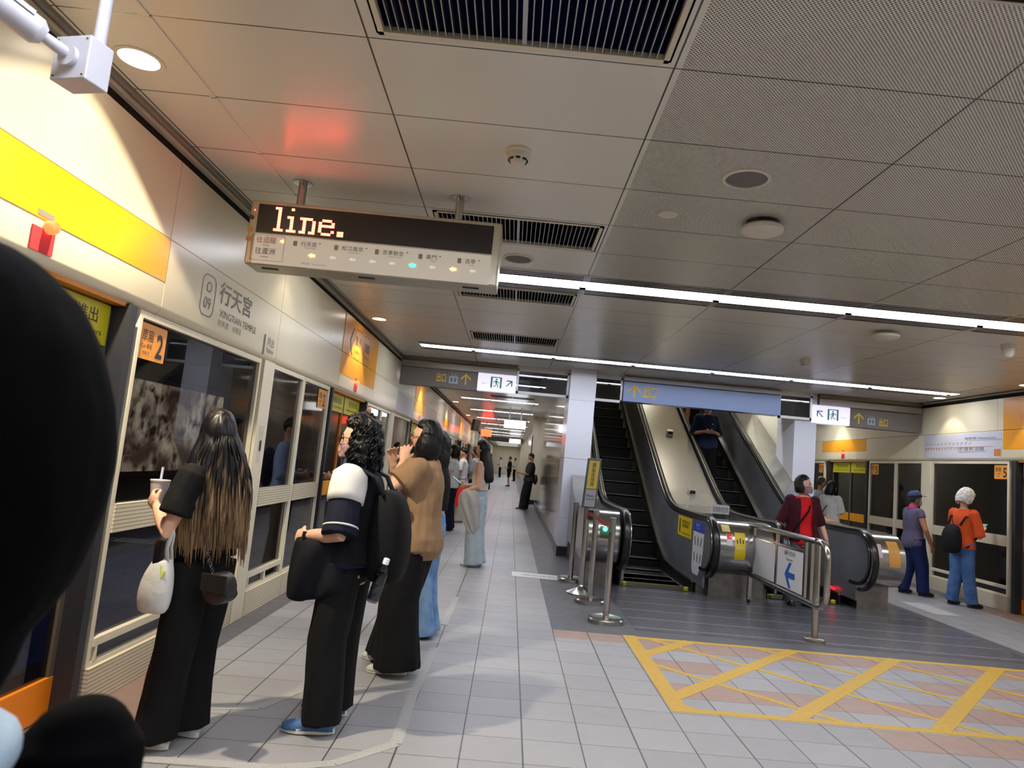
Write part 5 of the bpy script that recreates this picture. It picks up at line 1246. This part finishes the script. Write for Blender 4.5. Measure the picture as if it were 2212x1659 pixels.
for i in range(120):
    a = rr.uniform(PI*.93, PI*2.07); z0 = rr.uniform(-.12, .11); r_ = .105*math.sqrt(max(.1, 1-(z0/.16)**2)) if z0 > 0 else .112; pts = []
    for q in range(9): f = q/8; pts.append(p.hc+V((math.cos(a)*(r_+.006)+.009*math.sin(f*9+i), math.sin(a)*(r_+.004)-.02+.009*math.cos(f*9+i), z0-f*.08)))
    cu.tube(pts, [.003, .005, .0055, .0055, .0055, .0055, .005, .004, .001], 5)
cu.build('curls', hair_b, p.t, local=True, smooth='all')
b = MB().obox(p.j['wriL']+V((-.03, -.015, .004)), (0, 1, .1), (0, -.1, 1), (1, 0, 0), .02, .017, .006); b.build('watch', blackp, p.t, local=True, bevel=.003); MB().torus(p.j['wriL']+V((0, -.015, 0)), .031, .004, Matrix.Rotation(PI/2, 3, 'X'), 22, 6).build('watch_strap', blackp, p.t, local=True, smooth='all')
t = carried('backpack', 'bulky black backpack worn by the curly-haired woman', 'backpack', p, (-.01, -.215, .75))
b = MB(); rings = []
for z, w, d_, o in ((0, .1, .07, 0), (.03, .14, .095, 0), (.16, .155, .11, -.005), (.34, .145, .1, 0), (.45, .12, .075, .015), (.49, .07, .045, .03)): rings.append([V((math.copysign(abs(math.cos(q))**.7, math.cos(q))*w, math.copysign(abs(math.sin(q))**.8, math.sin(q))*d_+o, z)) for q in [2*PI*i/26 for i in range(26)]])
b.loft(rings).build('pack', fab('pack_black', '09090d'), t, local=True, smooth='all', subd=1, wrinkle=.004, wfreq=14)
b = MB(); 
for sx in (-1, 1): b.tube([(sx*.1, .03, .46), (sx*.105, .08, .55), (sx*.11, .16, .585), (sx*.115, .26, .555), (sx*.125, .315, .45), (sx*.14, .3, .3)], [(.034, .009)]*6, 10, ref=(1, 0, 0))
b.build('strap', fab('strap_navy', '161827'), t, local=True, smooth='all')
t = carried('jacket', 'dark navy jacket draped over the curly-haired woman forearm', 'jacket', p, (-.13, .06, .65))
b = MB(); rings = []
for z, a, c_, w in ((.33, -.09, .17, .05), (.29, -.12, .19, .085), (.2, -.12, .2, .085), (.1, -.11, .205, .08), (.03, -.12, .2, .07), (-.02, -.02, .2, .04)): rings.append([V((math.sin(q)*w*(1+.25*math.sin(5*q+z*9))-.02, (a+c_)/2-.0+math.cos(q)*(c_-a)/2*(1+.06*math.sin(9*q)), z+(.03 if math.cos(q) < 0 else -.0)*(1 if z < .05 else 0))) for q in [2*PI*i/30 for i in range(30)]])
b.loft(rings).build('cloth', fab('jacket_navy', '0b0c14'), t, local=True, smooth='all', subd=2, wrinkle=.014, wfreq=15, wst=(1, 1, .5))
t = carried('water_bottle', 'clear plastic water bottle with white cap in the backpack side', 'bottle', p, (-.185, -.205, .68))
pl = glass('bottle_plastic', 'b9c0c8', 1.45, .04); M = Matrix.Rotation(R(14), 3, 'X')
MB().lathe([(.0, 0), (.026, .002), (.031, .012), (.031, .05), (.0285, .055), (.031, .06), (.031, .1), (.0285, .105), (.031, .11), (.031, .15), (.026, .175), (.014, .195), (.012, .205), (0, .205)], (0, 0, 0), 24, M).build('bottle', pl, t, local=True, smooth=True)
MB().lathe([(.0, .012), (.028, .014), (.028, .14), (.0, .14)], (0, 0, 0), 20, M).build('water', glass('water', '8f97a3', 1.33, .02), t, local=True, smooth=True)
MB().lathe([(.016, .2), (.016, .226), (.014, .229), (0, .229)], (0, 0, 0), 20, M).build('cap', mat('cap_white', 'e6e8ee', .4), t, local=True, smooth=True)

# 3 woman in tan shirt, hands at her face
p = Person('woman in loose tan shirt and wide black trousers raising both hands to her face', -.585, 4.82, R(80), 1.665, vox=.009, head=(R(4), R(4)), build=1.06,
           legs=dict(ankleL=(-.1, .02, .085), kneeL=(-.11, .05, .49), ankleR=(.13, .16, .085), kneeR=(.12, .1, .5)),
           arms=dict(elbL=(-.24, .14, 1.19), wriL=(-.135, .115, 1.385), elbR=(.2, .26, 1.22), wriR=(.1, .27, 1.36)))
p.body(hk=dict(L=dict(d=(.25, .0, 1), nrm=(.9, .2, .1), curl=[.3, .4, .5, .6], spread=.6), R=dict(d=(-.3, .1, 1), nrm=(-.7, -.5, 0), curl=.5, spread=.5)))
p.top(tanf, hem=.445, sleeve=.37, pad=.02, flare=.035, sr=.03, sflare=.04, vfold=.012); p.trousers(blk2, r_=(.12, .12, .12, .128, .15), hem=.05, fold=.014, pad=.012)
p.shoes(white_sh, sole_w, L=.26); p.face(); p.hair(hair_b, 'bob', length=.155, width=.102, wave=.003, vox=.007); p.glasses(mat('wire_frame', '8d8480', .3, .8))
b = MB(); A = [V((math.sin(R(a))*.085, math.cos(R(a))*.095, 0)) for a in range(-150, 151, 20)]
b.strip([p.neck+q*1.15+V((0, .01, -.05-.05*max(0, q.y/.09))) for q in A], [p.neck+q*.85+V((0, .01, .02)) for q in A], (0, 0, .006)); b.build('collar', tanf, p.t, local=True, smooth='all')
b = MB()
for q in (.0, .022): b.torus(p.j['wriL']+V((0, 0, -.02-q)), .03, .004, Matrix.Rotation(R(12), 3, 'X'), 20, 6)
b.build('bracelet', mat('beads_brown', '9c6432', .4), p.t, local=True, smooth='all'); MB().obox(p.sp(.55)+V((-.19, .04, .0)), (0, 1, 0), (0, 0, 1), (1, 0, 0), .06, .004, .006).build('pocket_flap', tanf, p.t, local=True)
t = carried('pouch', 'grey patterned pouch with a pink printed strap hanging at the tan-shirted woman side', 'bag', p, (-.245, .08, .88))
MB().ell((0, 0, .2), (.035, .065, .06), su=18, sv=12).build('pouch_body', mat('pouch_print', 'a3a09a', .6, noisy=.8, nscale=40), t, local=True, smooth='all', wrinkle=.006, wfreq=30); MB().tube([(0, -.01, .17), (-.01, -.02, .1), (-.005, -.005, 0)], [(.003, .014)]*3, 8, ref=(1, 0, 0)).build('strap', mat('strap_print', 'b0908c', .6, noisy=.5, nscale=120), t, local=True)
MB().tube([(0, .0, .24), (.0, .03, .3), (.0, .02, .34)], .008, 8).build('loop', blackp, t, local=True)

# 4 woman in black crop top and blue jeans
p = Person('woman in black crop top and pale blue flared jeans just behind the tan shirt', -.6, 5.78, R(82), 1.62, vox=.011, arms=dict(elbL=(-.2, .03, 1.05), wriL=(-.13, .22, 1.05), elbR=(.19, .04, 1.05), wriR=(.1, .22, 1.0)))
p.body(); p.top(blk, hem=.615, sleeve=.25, pad=.012, sr=.014); p.trousers(jean, r_=(.105, .095, .085, .09, .115), hem=.02, fold=.008); p.shoes(shoe_k); p.face(); p.hair(hair_b, 'bob', length=.2, width=.09)
# man in a light blue shirt facing the glass, seen mostly as a reflection
p = Person('man in light blue shirt looking at a phone, close to the glass screens', -1.72, 7.75, R(88), 1.7, vox=.011, skin='mid', head=(0, R(-14)), arms=dict(elbL=(-.23, .02, 1.08), wriL=(-.12, .22, 1.1), elbR=(.23, .02, 1.08), wriR=(.1, .22, 1.1)))
p.body(hk=dict(L=dict(curl=.6), R=dict(curl=.6))); p.top(fab('shirt_light_blue', '9fb4dc'), hem=.52, sleeve=.85, pad=.012, sr=.016); p.trousers(fab('trousers_khaki', '6b6152'), r_=(.1, .09, .075, .068, .07), hem=.05); p.shoes(shoe_k); p.face(); p.hair(hair_b, 'short')
t = carried('backpack', 'dark backpack on the man in a light blue shirt', 'backpack', p, (0, -.19, .95)); MB().ell((0, 0, .2), (.15, .08, .22), su=20, sv=12).build('pack', fab('pack_navy', '1a2038'), t, local=True, smooth='all'); phone(p, (0, .33, 1.13), 'dark phone held by the man in a light blue shirt')
# 5 curly-haired person in white behind
p = Person('person with curly dark hair, white shirt and dark navy trousers, partly hidden', -1.12, 13.8, R(84), 1.64, vox=.016, arms=dict(elbL=(-.2, .02, 1.08), wriL=(-.13, .2, 1.1)))
p.body(); p.top(whitef, sleeve=.4); p.trousers(navy, r_=(.105, .1, .095, .095, .1)); p.shoes(shoe_k); p.hair(hair_b, 'curly', length=.12, width=.095, wave=.012)
# 6 woman in white with red handbag
p = Person('woman in white top and white trousers with phone and red handbag on her arm', -1.06, 15.7, R(84), 1.65, vox=.016, head=(0, R(-22)), arms=dict(elbL=(-.22, .05, 1.05), wriL=(-.15, .27, 1.1), elbR=(.2, .05, 1.05), wriR=(.1, .27, 1.1)))
p.body(); p.top(whitef, sleeve=.25, hem=.58); p.trousers(fab('trousers_white', 'c3bcb6'), r_=(.105, .1, .1, .105, .12)); p.shoes(white_sh); p.hair(hair_b, 'short'); p.face()
t = carried('handbag', 'red and black handbag carried by the woman in white', 'bag', p, (-.27, .12, .62)); b = MB()
b.loft([[V((math.cos(q)*.06*f, math.sin(q)*.17*f, z)) for q in [2*PI*i/20 for i in range(20)]] for z, f in ((0, .9), (.02, 1), (.2, .95), (.28, .75))]); b.build('pouch', mat('bag_red', '9c1430', .5), t, local=True, smooth=True)
MB().box(-.07, -.05, -.17, -.03, .0, .14).build('black_panel', blackp, t, local=True); MB().tube([(0, -.1, .26), (0, -.06, .4), (0, .06, .4), (0, .1, .26)], .008, 8).build('handle', blackp, t, local=True)
# 7 behind her
p = Person('person with short dark hair and pale shirt behind the woman in white', -1.0, 19.4, R(84), 1.68, vox=.02, arms=dict(elbL=(-.22, .05, 1.05), wriL=(-.15, .25, 1.0)))
p.body(legs_bare=True); p.top(fab('shirt_pale_grey', 'b9bcc4'), sleeve=.45); p.trousers(fab('shorts_blue', '36456f'), r_=(.11, .105, .1, .1, .1), cut=.9, name='shorts'); p.shoes(shoe_k); p.hair(hair_b, 'short')
t = carried('backpack', 'dark red backpack worn on the chest of the person in a pale shirt', 'backpack', p, (-.02, .2, .85)); MB().ell((0, 0, .18), (.14, .1, .2), su=16, sv=10).build('pack', fab('pack_red', '7a2334'), t, local=True, smooth='all')
# 8 long-haired woman in a cream tank top
p = Person('woman with long dark hair in cream tank top and pale wide jeans', -.385, 9.6, R(78), 1.685, vox=.012, head=(R(-3), R(-10)), build=.94, arms=dict(elbL=(-.2, -.03, 1.07), wriL=(-.16, .17, .99), elbR=(.19, .02, 1.08), wriR=(.1, .23, 1.06)))
p.body(hk=dict(L=dict(curl=.7), R=dict(curl=.8))); p.top(fab('tank_cream', 'd5cfc0'), hem=.6, sleeve=0, pad=.008, neck=.815); p.trousers(jeanl, r_=(.11, .115, .115, .12, .135), hem=.03, fold=.01); p.shoes(white_sh, L=.24); p.face(); p.hair(hair_b, 'long', length=.46, width=.09, back=.03, wave=.005)
t = carried('jacket', 'pale grey jacket hanging over the arm of the woman in a cream tank top', 'jacket', p, (-.2, .08, .6)); b = MB(); rings = []
for z, w, d_, o in ((.41, .05, .09, .02), (.36, .08, .13, .02), (.24, .07, .15, .0), (.1, .06, .13, -.03), (-.04, .045, .1, -.06), (-.16, .02, .04, -.09)): rings.append([V((math.cos(q)*w*(1+.3*math.sin(5*q+z*7)), math.sin(q)*d_*(1+.12*math.sin(7*q+z*5))+o, z+.03*math.sin(3*q))) for q in [2*PI*i/36 for i in range(36)]])
b.loft(rings).build('cloth', fab('jacket_pale', 'b7b6b4'), t, local=True, smooth='all', subd=2, wrinkle=.016, wfreq=12)
t = carried('carrier_bag', 'red carrier bag in front of the pale jacket', 'bag', p, (-.17, .2, .78)); MB().loft([[V((math.cos(q)*.04*f, math.sin(q)*.085*f, z)) for q in [2*PI*i/18 for i in range(18)]] for z, f in ((0, 1), (.1, 1.05), (.22, .8), (.26, .4))]).build('pouch', mat('carrier_red', 'd8201c', .5), t, local=True, smooth=True, wrinkle=.004, wfreq=20)
phone(p, (0, .34, 1.12), 'dark phone in the hand of the woman in a cream tank top')
# 9 man leaning on the wall
p = Person('man in dark grey t-shirt and black trousers leaning by the wall with a phone', .62, 21.7, R(88), 1.74, vox=.016, skin='mid', head=(0, R(-22)), lean=-.03, build=1.12, legs=dict(ankleL=(-.1, .15, .085), kneeL=(-.1, .1, .5), ankleR=(.1, .04, .085)), arms=dict(elbL=(-.25, .03, 1.1), wriL=(-.12, .3, 1.12), elbR=(.24, .03, 1.1), wriR=(.1, .3, 1.12)))
p.body(); p.top(fab('tee_charcoal', '34383a'), hem=.5, sleeve=.45, flare=.03, pad=.018, sr=.025); p.trousers(fab('trousers_charcoal', '22262c'), r_=(.12, .11, .1, .095, .09)); p.shoes(shoe_k, sole_w); p.face(); p.hair(hair_b, 'short'); phone(p, (0, .4, 1.15), 'phone held by the man leaning by the wall')
t = carried('shoulder_bag', 'black shoulder bag behind the man leaning by the wall', 'bag', p, (-.08, -.2, .85)); MB().ell((0, 0, .1), (.13, .07, .16), su=16, sv=10).build('pouch', blackp, t, local=True, smooth='all')
# 10.. small distant figures
far = [(-.03, 40.2, 88, 'distant man in dark shirt and shorts in the middle of the corridor', 'fabric_soft_black', 'fabric_black', 1), (.35, 52, 88, 'tiny distant person in white shirt beyond the man in shorts', 'fabric_white', 'fabric_black', 0),
       (-1.25, 27.0, 84, 'distant person in white shirt queueing at the left screens', 'fabric_white', 'denim_mid', 0), (-1.0, 33.5, 84, 'distant person in dark clothes queueing farther along', 'fabric_soft_black', 'fabric_black', 0), (-1.25, 24.0, 84, 'distant person in maroon top half hidden behind the cream tank top', 'maroon', 'fabric_black', 0), (-.85, 60, 84, 'tiny distant figure in grey at the far end', 'fabric_white', 'fabric_black', 0)]
fab('maroon', '4d1420')
for x, y, a, lab, m1, m2, sh_ in far:
    p = Person(lab, x, y, R(a), 1.7, vox=.025, skin='mid', arms=dict(elbL=(-.22, .03, 1.08), wriL=(-.14, .2, 1.05))); p.body(hands=True); p.top(MATS[m1], sleeve=.45, pad=.015); p.trousers(MATS[m2], r_=(.11, .1, .095, .09, .09), cut=.95 if sh_ else None, name='shorts' if sh_ else 'trousers'); p.shoes(shoe_k); p.hair(hair_b, 'short')
# escalator riders
p = Person('man in navy polo and pale mask riding down the right escalator', 3.63, 12.95, R(178), 1.7, z=zstep(12.9), vox=.013, skin='mid', build=1.08, legs=dict(ankleL=(-.1, .0, .085), ankleR=(.1, 0, .085)), arms=dict(elbL=(-.25, .0, 1.06), wriL=(-.1, .22, 1.1), elbR=(.25, .0, 1.06), wriR=(.09, .23, 1.1)))
p.body(hk=dict(L=dict(d=(1, .3, 0), nrm=(0, -1, 0), curl=.7), R=dict(d=(-1, .3, 0), nrm=(0, -1, 0), curl=.7))); p.top(fab('polo_navy', '1c2440'), hem=.46, sleeve=.45, flare=.03, pad=.018, sr=.022); p.trousers(blk, r_=(.12, .11, .1, .095, .09)); p.shoes(shoe_k); p.face(); p.hair(hair_b, 'short'); p.mask(mat('mask_pale', 'aebcc0', .8))
plate('badge', .018, .02, whitef, p.sp(.74)+V((-.08, .135, 0)), (-1, 0, 0), (0, 0, 1), None, .004).parent = p.t
p = Person('rider in dark shorts with white socks, higher on the right escalator', 3.72, 15.2, R(175), 1.68, z=zstep(15.2), vox=.016, skin='mid')
p.body(); p.top(blk2, sleeve=.45); p.trousers(blk, r_=(.115, .11, .1, .1, .1), cut=.9, name='shorts'); p.shoes(shoe_k, sole_w); p.hair(hair_b, 'short')
for sd in 'LR': a = p.j['ankle'+sd]; MB().tube([a-V((0, 0, .03)), a+V((0, 0, .03)), a+V((0, .0, .12))], [.045, .041, .047], 14).build('sock', whitef, p.t, local=True, smooth=True)
# 14 woman in red behind the barrier
p = Person('woman in red t-shirt and open maroon jacket with patterned mask, behind the barrier', 3.72, 8.72, R(176), 1.585, vox=.011, build=1.1, head=(R(52), R(4)), arms=dict(elbR=(.27, -.02, 1.0), wriR=(.25, .08, .77), elbL=(-.25, -.02, 1.0), wriL=(-.29, .06, .83)))
p.body(hk=dict(R=dict(d=(0, .2, -1)), L=dict(d=(-.1, .2, -1)))); p.top(fab('tee_red', 'd41f24'), hem=.47, sleeve=0, pad=.012, flare=.02)
mb = MB(); p.torso(mb, .5, .83, .032, .035); k = p.k*p.b
for sd in 'LR':
    mb.ell(p.j['sho'+sd], (.072, .07, .066), su=14, sv=8); p.limb(mb, ['sho'+sd, 'elb'+sd, 'wri'+sd], [.064, .062, .062, .062, .05], cut=.5)
jk = mb.build('open_jacket', fab('jacket_maroon', '431421'), p.t, local=True, remesh=.011, relax=2, wrinkle=.008, wfreq=11)
bm = bmesh.new(); bm.from_mesh(jk.data)
kill = [f for f in bm.faces if f.calc_center_median().y > .03 and abs(f.calc_center_median().x+.01) < .08-.03*(f.calc_center_median().z-1.0)]
bmesh.ops.delete(bm, geom=kill, context='FACES'); bm.to_mesh(jk.data); bm.free()
p.trousers(fab('denim_grey', '4f5a68'), r_=(.115, .1, .09, .085, .085)); p.shoes(shoe_k); p.face(mouth=False); p.hair(hair_b, 'bob', length=.1, width=.09, wave=.004); p.mask(mat('mask_mauve', 'a98794', .8, noisy=.6, nscale=60))
MB().tube([p.neck+V((-.09, .06, -.02)), p.sp(.74)+V((-.03, .155, 0)), p.sp(.66)+V((.06, .165, 0)), p.sp(.56)+V((.15, .12, 0)), p.sp(.5)+V((.19, .05, 0))], [(.011, .003)]*5, 8, ref=(1, 0, 0)).build('bag_strap', blk, p.t, local=True, smooth='all')
t = carried('crossbody_bag', 'small black crossbody bag at the hip of the woman in red', 'bag', p, (.2, .06, .66)); MB().ell((0, 0, .06), (.05, .05, .09), su=16, sv=10).build('pouch', lea, t, local=True, smooth='all')
# 15, 16 behind the right escalator
p = Person('grey-haired man in pale shirt half hidden by the right white pillar', 6.28, 13.9, R(-80), 1.69, vox=.015, skin='tan'); p.body(); p.top(fab('shirt_grey', '9aa2a6'), sleeve=.45, pad=.02); p.trousers(fab('trousers_grey', '4b4b50')); p.shoes(shoe_k); p.face(); p.hair(hair_d, 'short')
p = Person('woman with black hair in white t-shirt, back turned, beyond the right escalator', 6.17, 13.2, R(-55), 1.6, vox=.013, head=(R(-10), R(-20)), arms=dict(elbR=(.2, .04, 1.03), wriR=(.12, .25, 1.08), elbL=(-.2, .04, 1.03), wriL=(-.1, .25, 1.08)))
p.body(); p.top(whitef, sleeve=.45, pad=.02, sr=.025); p.trousers(fab('trousers_ash', '55565c')); p.shoes(white_sh); p.face(); p.hair(hair_b, 'bob', length=.16, width=.09); MB().tube([p.sp(.83)+V((.1, -.03, 0)), p.sp(.7)+V((-.02, -.15, 0)), p.sp(.58)+V((-.15, -.1, 0))], [(.01, .004)]*3, 8).build('bag_strap', blk, p.t, local=True)
phone(p, (0, .34, 1.12), 'phone held by the woman in a white t-shirt')
# 17 man in cap
p = Person('man in navy cap, mint mask, pink neck scarf and sleeveless grey-purple shirt', 6.22, 10.55, R(-84), 1.53, vox=.012, skin='tan', build=1.08, head=(0, R(5)), legs=dict(ankleR=(.12, .1, .085), kneeR=(.11, .07, .46), ankleL=(-.1, -.07, .085)), arms=dict(elbR=(.25, .02, .98), wriR=(.23, .14, .75), elbL=(-.22, .02, .98), wriL=(-.2, .14, .75)))
p.body(hk=dict(R=dict(d=(0, .3, -1), curl=.7), L=dict(d=(0, .3, -1), curl=.7))); p.top(fab('vest_purple', '5a566e'), hem=.45, sleeve=.1, pad=.016, flare=.02, sr=.012); p.trousers(fab('trousers_royal', '1c2a56'), r_=(.112, .1, .09, .082, .08), hem=.05); p.shoes(shoe_k); p.face(mouth=False); p.hair(hair_d, 'short'); p.mask(mat('mask_mint', '8fc4bd', .8))
cp = MB(); k = p.k**.5
cp.loft([[p.hc+p.hM @ V((math.cos(q)*.088*f, math.sin(q)*.105*f-.005, z)) for q in [2*PI*i/24 for i in range(24)]] for z, f in ((.03, 1), (.06, 1.01), (.1, .85), (.125, .5), (.132, .1))]); capm = mat('cap_navy', '27335e', .8, noisy=.3, nscale=20)
cp.build('cap', capm, p.t, local=True, smooth='all'); cp = MB(); A = [p.hc+p.hM @ V((math.sin(R(a))*.08, .08+math.cos(R(a))*.095, .045-.01*math.cos(R(a)))) for a in range(-80, 81, 10)]; cp.strip(A, [p.hc+p.hM @ V((math.sin(R(a))*.08, .07+math.cos(R(a))*.03, .045)) for a in range(-80, 81, 10)], (0, 0, .006)); cp.build('cap_brim', capm, p.t, local=True)
MB().ell(p.hc+p.hM @ V((-.01, .03, .115)), (.05, .045, .018), p.hM).build('cap_print', mat('print_yellow', 'a8a35a', .8, noisy=.8, nscale=60), p.t, local=True, smooth='all')
MB().tube([p.neck+V((0, 0, -.03)), p.neck+V((0, 0, .0)), p.neck+V((0, .01, .04))], [.085, .075, .062], 18).build('scarf', fab('scarf_pink', 'b5486e'), p.t, local=True, smooth='all', wrinkle=.005, wfreq=25); MB().tube([p.neck+V((0, .08, -.03)), p.sp(.74)+V((0, .135, 0)), p.sp(.6)+V((0, .145, 0))], [(.03, .012), (.045, .01), (.03, .008)], 10, ref=(1, 0, 0)).build('scarf_tail', MATS['scarf_pink'], p.t, local=True, smooth='all')
# 18 white-haired person in orange
p = Person('person with puffy white hair, orange t-shirt and jeans reading a phone', 6.5, 9.82, R(-72), 1.6, vox=.012, head=(0, R(-30)), lean=.03, arms=dict(elbR=(.22, .06, .98), wriR=(.1, .27, 1.06), elbL=(-.2, .06, 1.0), wriL=(-.07, .3, 1.09)), legs=dict(ankleR=(.12, .06, .085), ankleL=(-.13, -.02, .085)))
p.body(hk=dict(R=dict(d=(-.4, .8, .4), nrm=(-.5, 0, 1), curl=.6), L=dict(d=(.2, .8, .4), nrm=(.5, 0, 1), curl=.6))); p.top(fab('tee_orange', 'e0592a'), hem=.5, sleeve=.45, pad=.015, flare=.015, sr=.024); p.trousers(jeand, r_=(.105, .092, .085, .08, .08), hem=.05); p.shoes(shoe_k); p.face(); p.hair(hair_g, 'puff', wave=.01, vox=.008)
phone(p, (0, .4, 1.12), 'green-lit phone held by the white-haired person'); t = carried('backpack', 'black backpack on the white-haired person in orange', 'backpack', p, (0, -.2, .72))
MB().loft([[V((math.cos(q)*w, math.sin(q)*d_+o, z)) for q in [2*PI*i/24 for i in range(24)]] for z, w, d_, o in ((0, .09, .06, 0), (.05, .14, .1, -.01), (.2, .15, .115, -.01), (.35, .12, .08, .0), (.42, .06, .04, .02))]).build('pack', fab('pack_black2', '17191f'), t, local=True, smooth='all', subd=1)
b = MB()
for sx in (-1, 1): b.tube([(sx*.09, .04, .4), (sx*.115, .12, .53), (sx*.12, .24, .54), (sx*.13, .335, .42), (sx*.15, .3, .25), (sx*.15, .1, .1)], [(.02, .006)]*6, 8, ref=(1, 0, 0))
b.build('strap', blk, t, local=True, smooth='all')
# 19 person cut by the right edge of the frame
p = Person('dark-haired person in grey top cut off by the right edge of the photo', 6.42, 8.1, R(-80), 1.6, vox=.014, arms=dict(elbL=(-.2, .04, 1.03), wriL=(-.1, .25, 1.05))); p.body(); p.top(fab('top_ash', '6c6c70'), sleeve=.45); p.trousers(blk, r_=(.105, .1, .09, .09, .09)); p.shoes(shoe_k); p.face(); p.hair(hair_b, 'bob', length=.16)
# foreground head and shoulder
p = Person('dark-haired person in black very close to the camera, cut by the left edge', -.555, .66, R(35), 1.38, build=.8, vox=.009, head=(R(10), 0), arms=dict(shoR=(.17, -.005, 1.125), elbR=(.17, -.05, .85), wriR=(.12, .1, .8)))
p.hc = V((0, 0, 1.40)); p.body(hands=False); p.top(blk2, hem=.5, sleeve=.6, pad=.025, sr=.03, name='cardigan').data.materials[0] = mat('cardigan_black', '050507', .9, spec=.05)
b = MB(); b.ell((0.005, -.02, 1.405), (.158, .153, .215), su=30, sv=22); b.ell((.0, -.03, 1.25), (.11, .105, .12), su=26, sv=16)
b.build('hair', mat('hair_matte', '040405', .8, spec=.05, noisy=.3, nscale=40), p.t, local=True, remesh=.008, relax=3, wrinkle=.003, wfreq=20)
b = MB(); A = [V((math.sin(R(a))*.1, math.cos(R(a))*.1, 0)) for a in range(-180, 180, 15)]
b.tube([p.neck+V((q.x, q.y, -.035)) for q in A], .024, 10, closed=True); b.build('collar', fab('collar_blue', '9fb3c4'), p.t, local=True, smooth='all', label='pale blue collar')
b = MB()
for i in range(26):
    f = i/25; b.ell(V((.05+.09*f, -.10+.02*f, 1.16-.08*f*f-.08*f)), (.0035, .0035, .0035), su=8, sv=6)
b.build('beaded_seam', mat('bead_pink', '8c7478', .5), p.t, local=True, smooth='all')
bpy.data.scenes.remove(SCR)
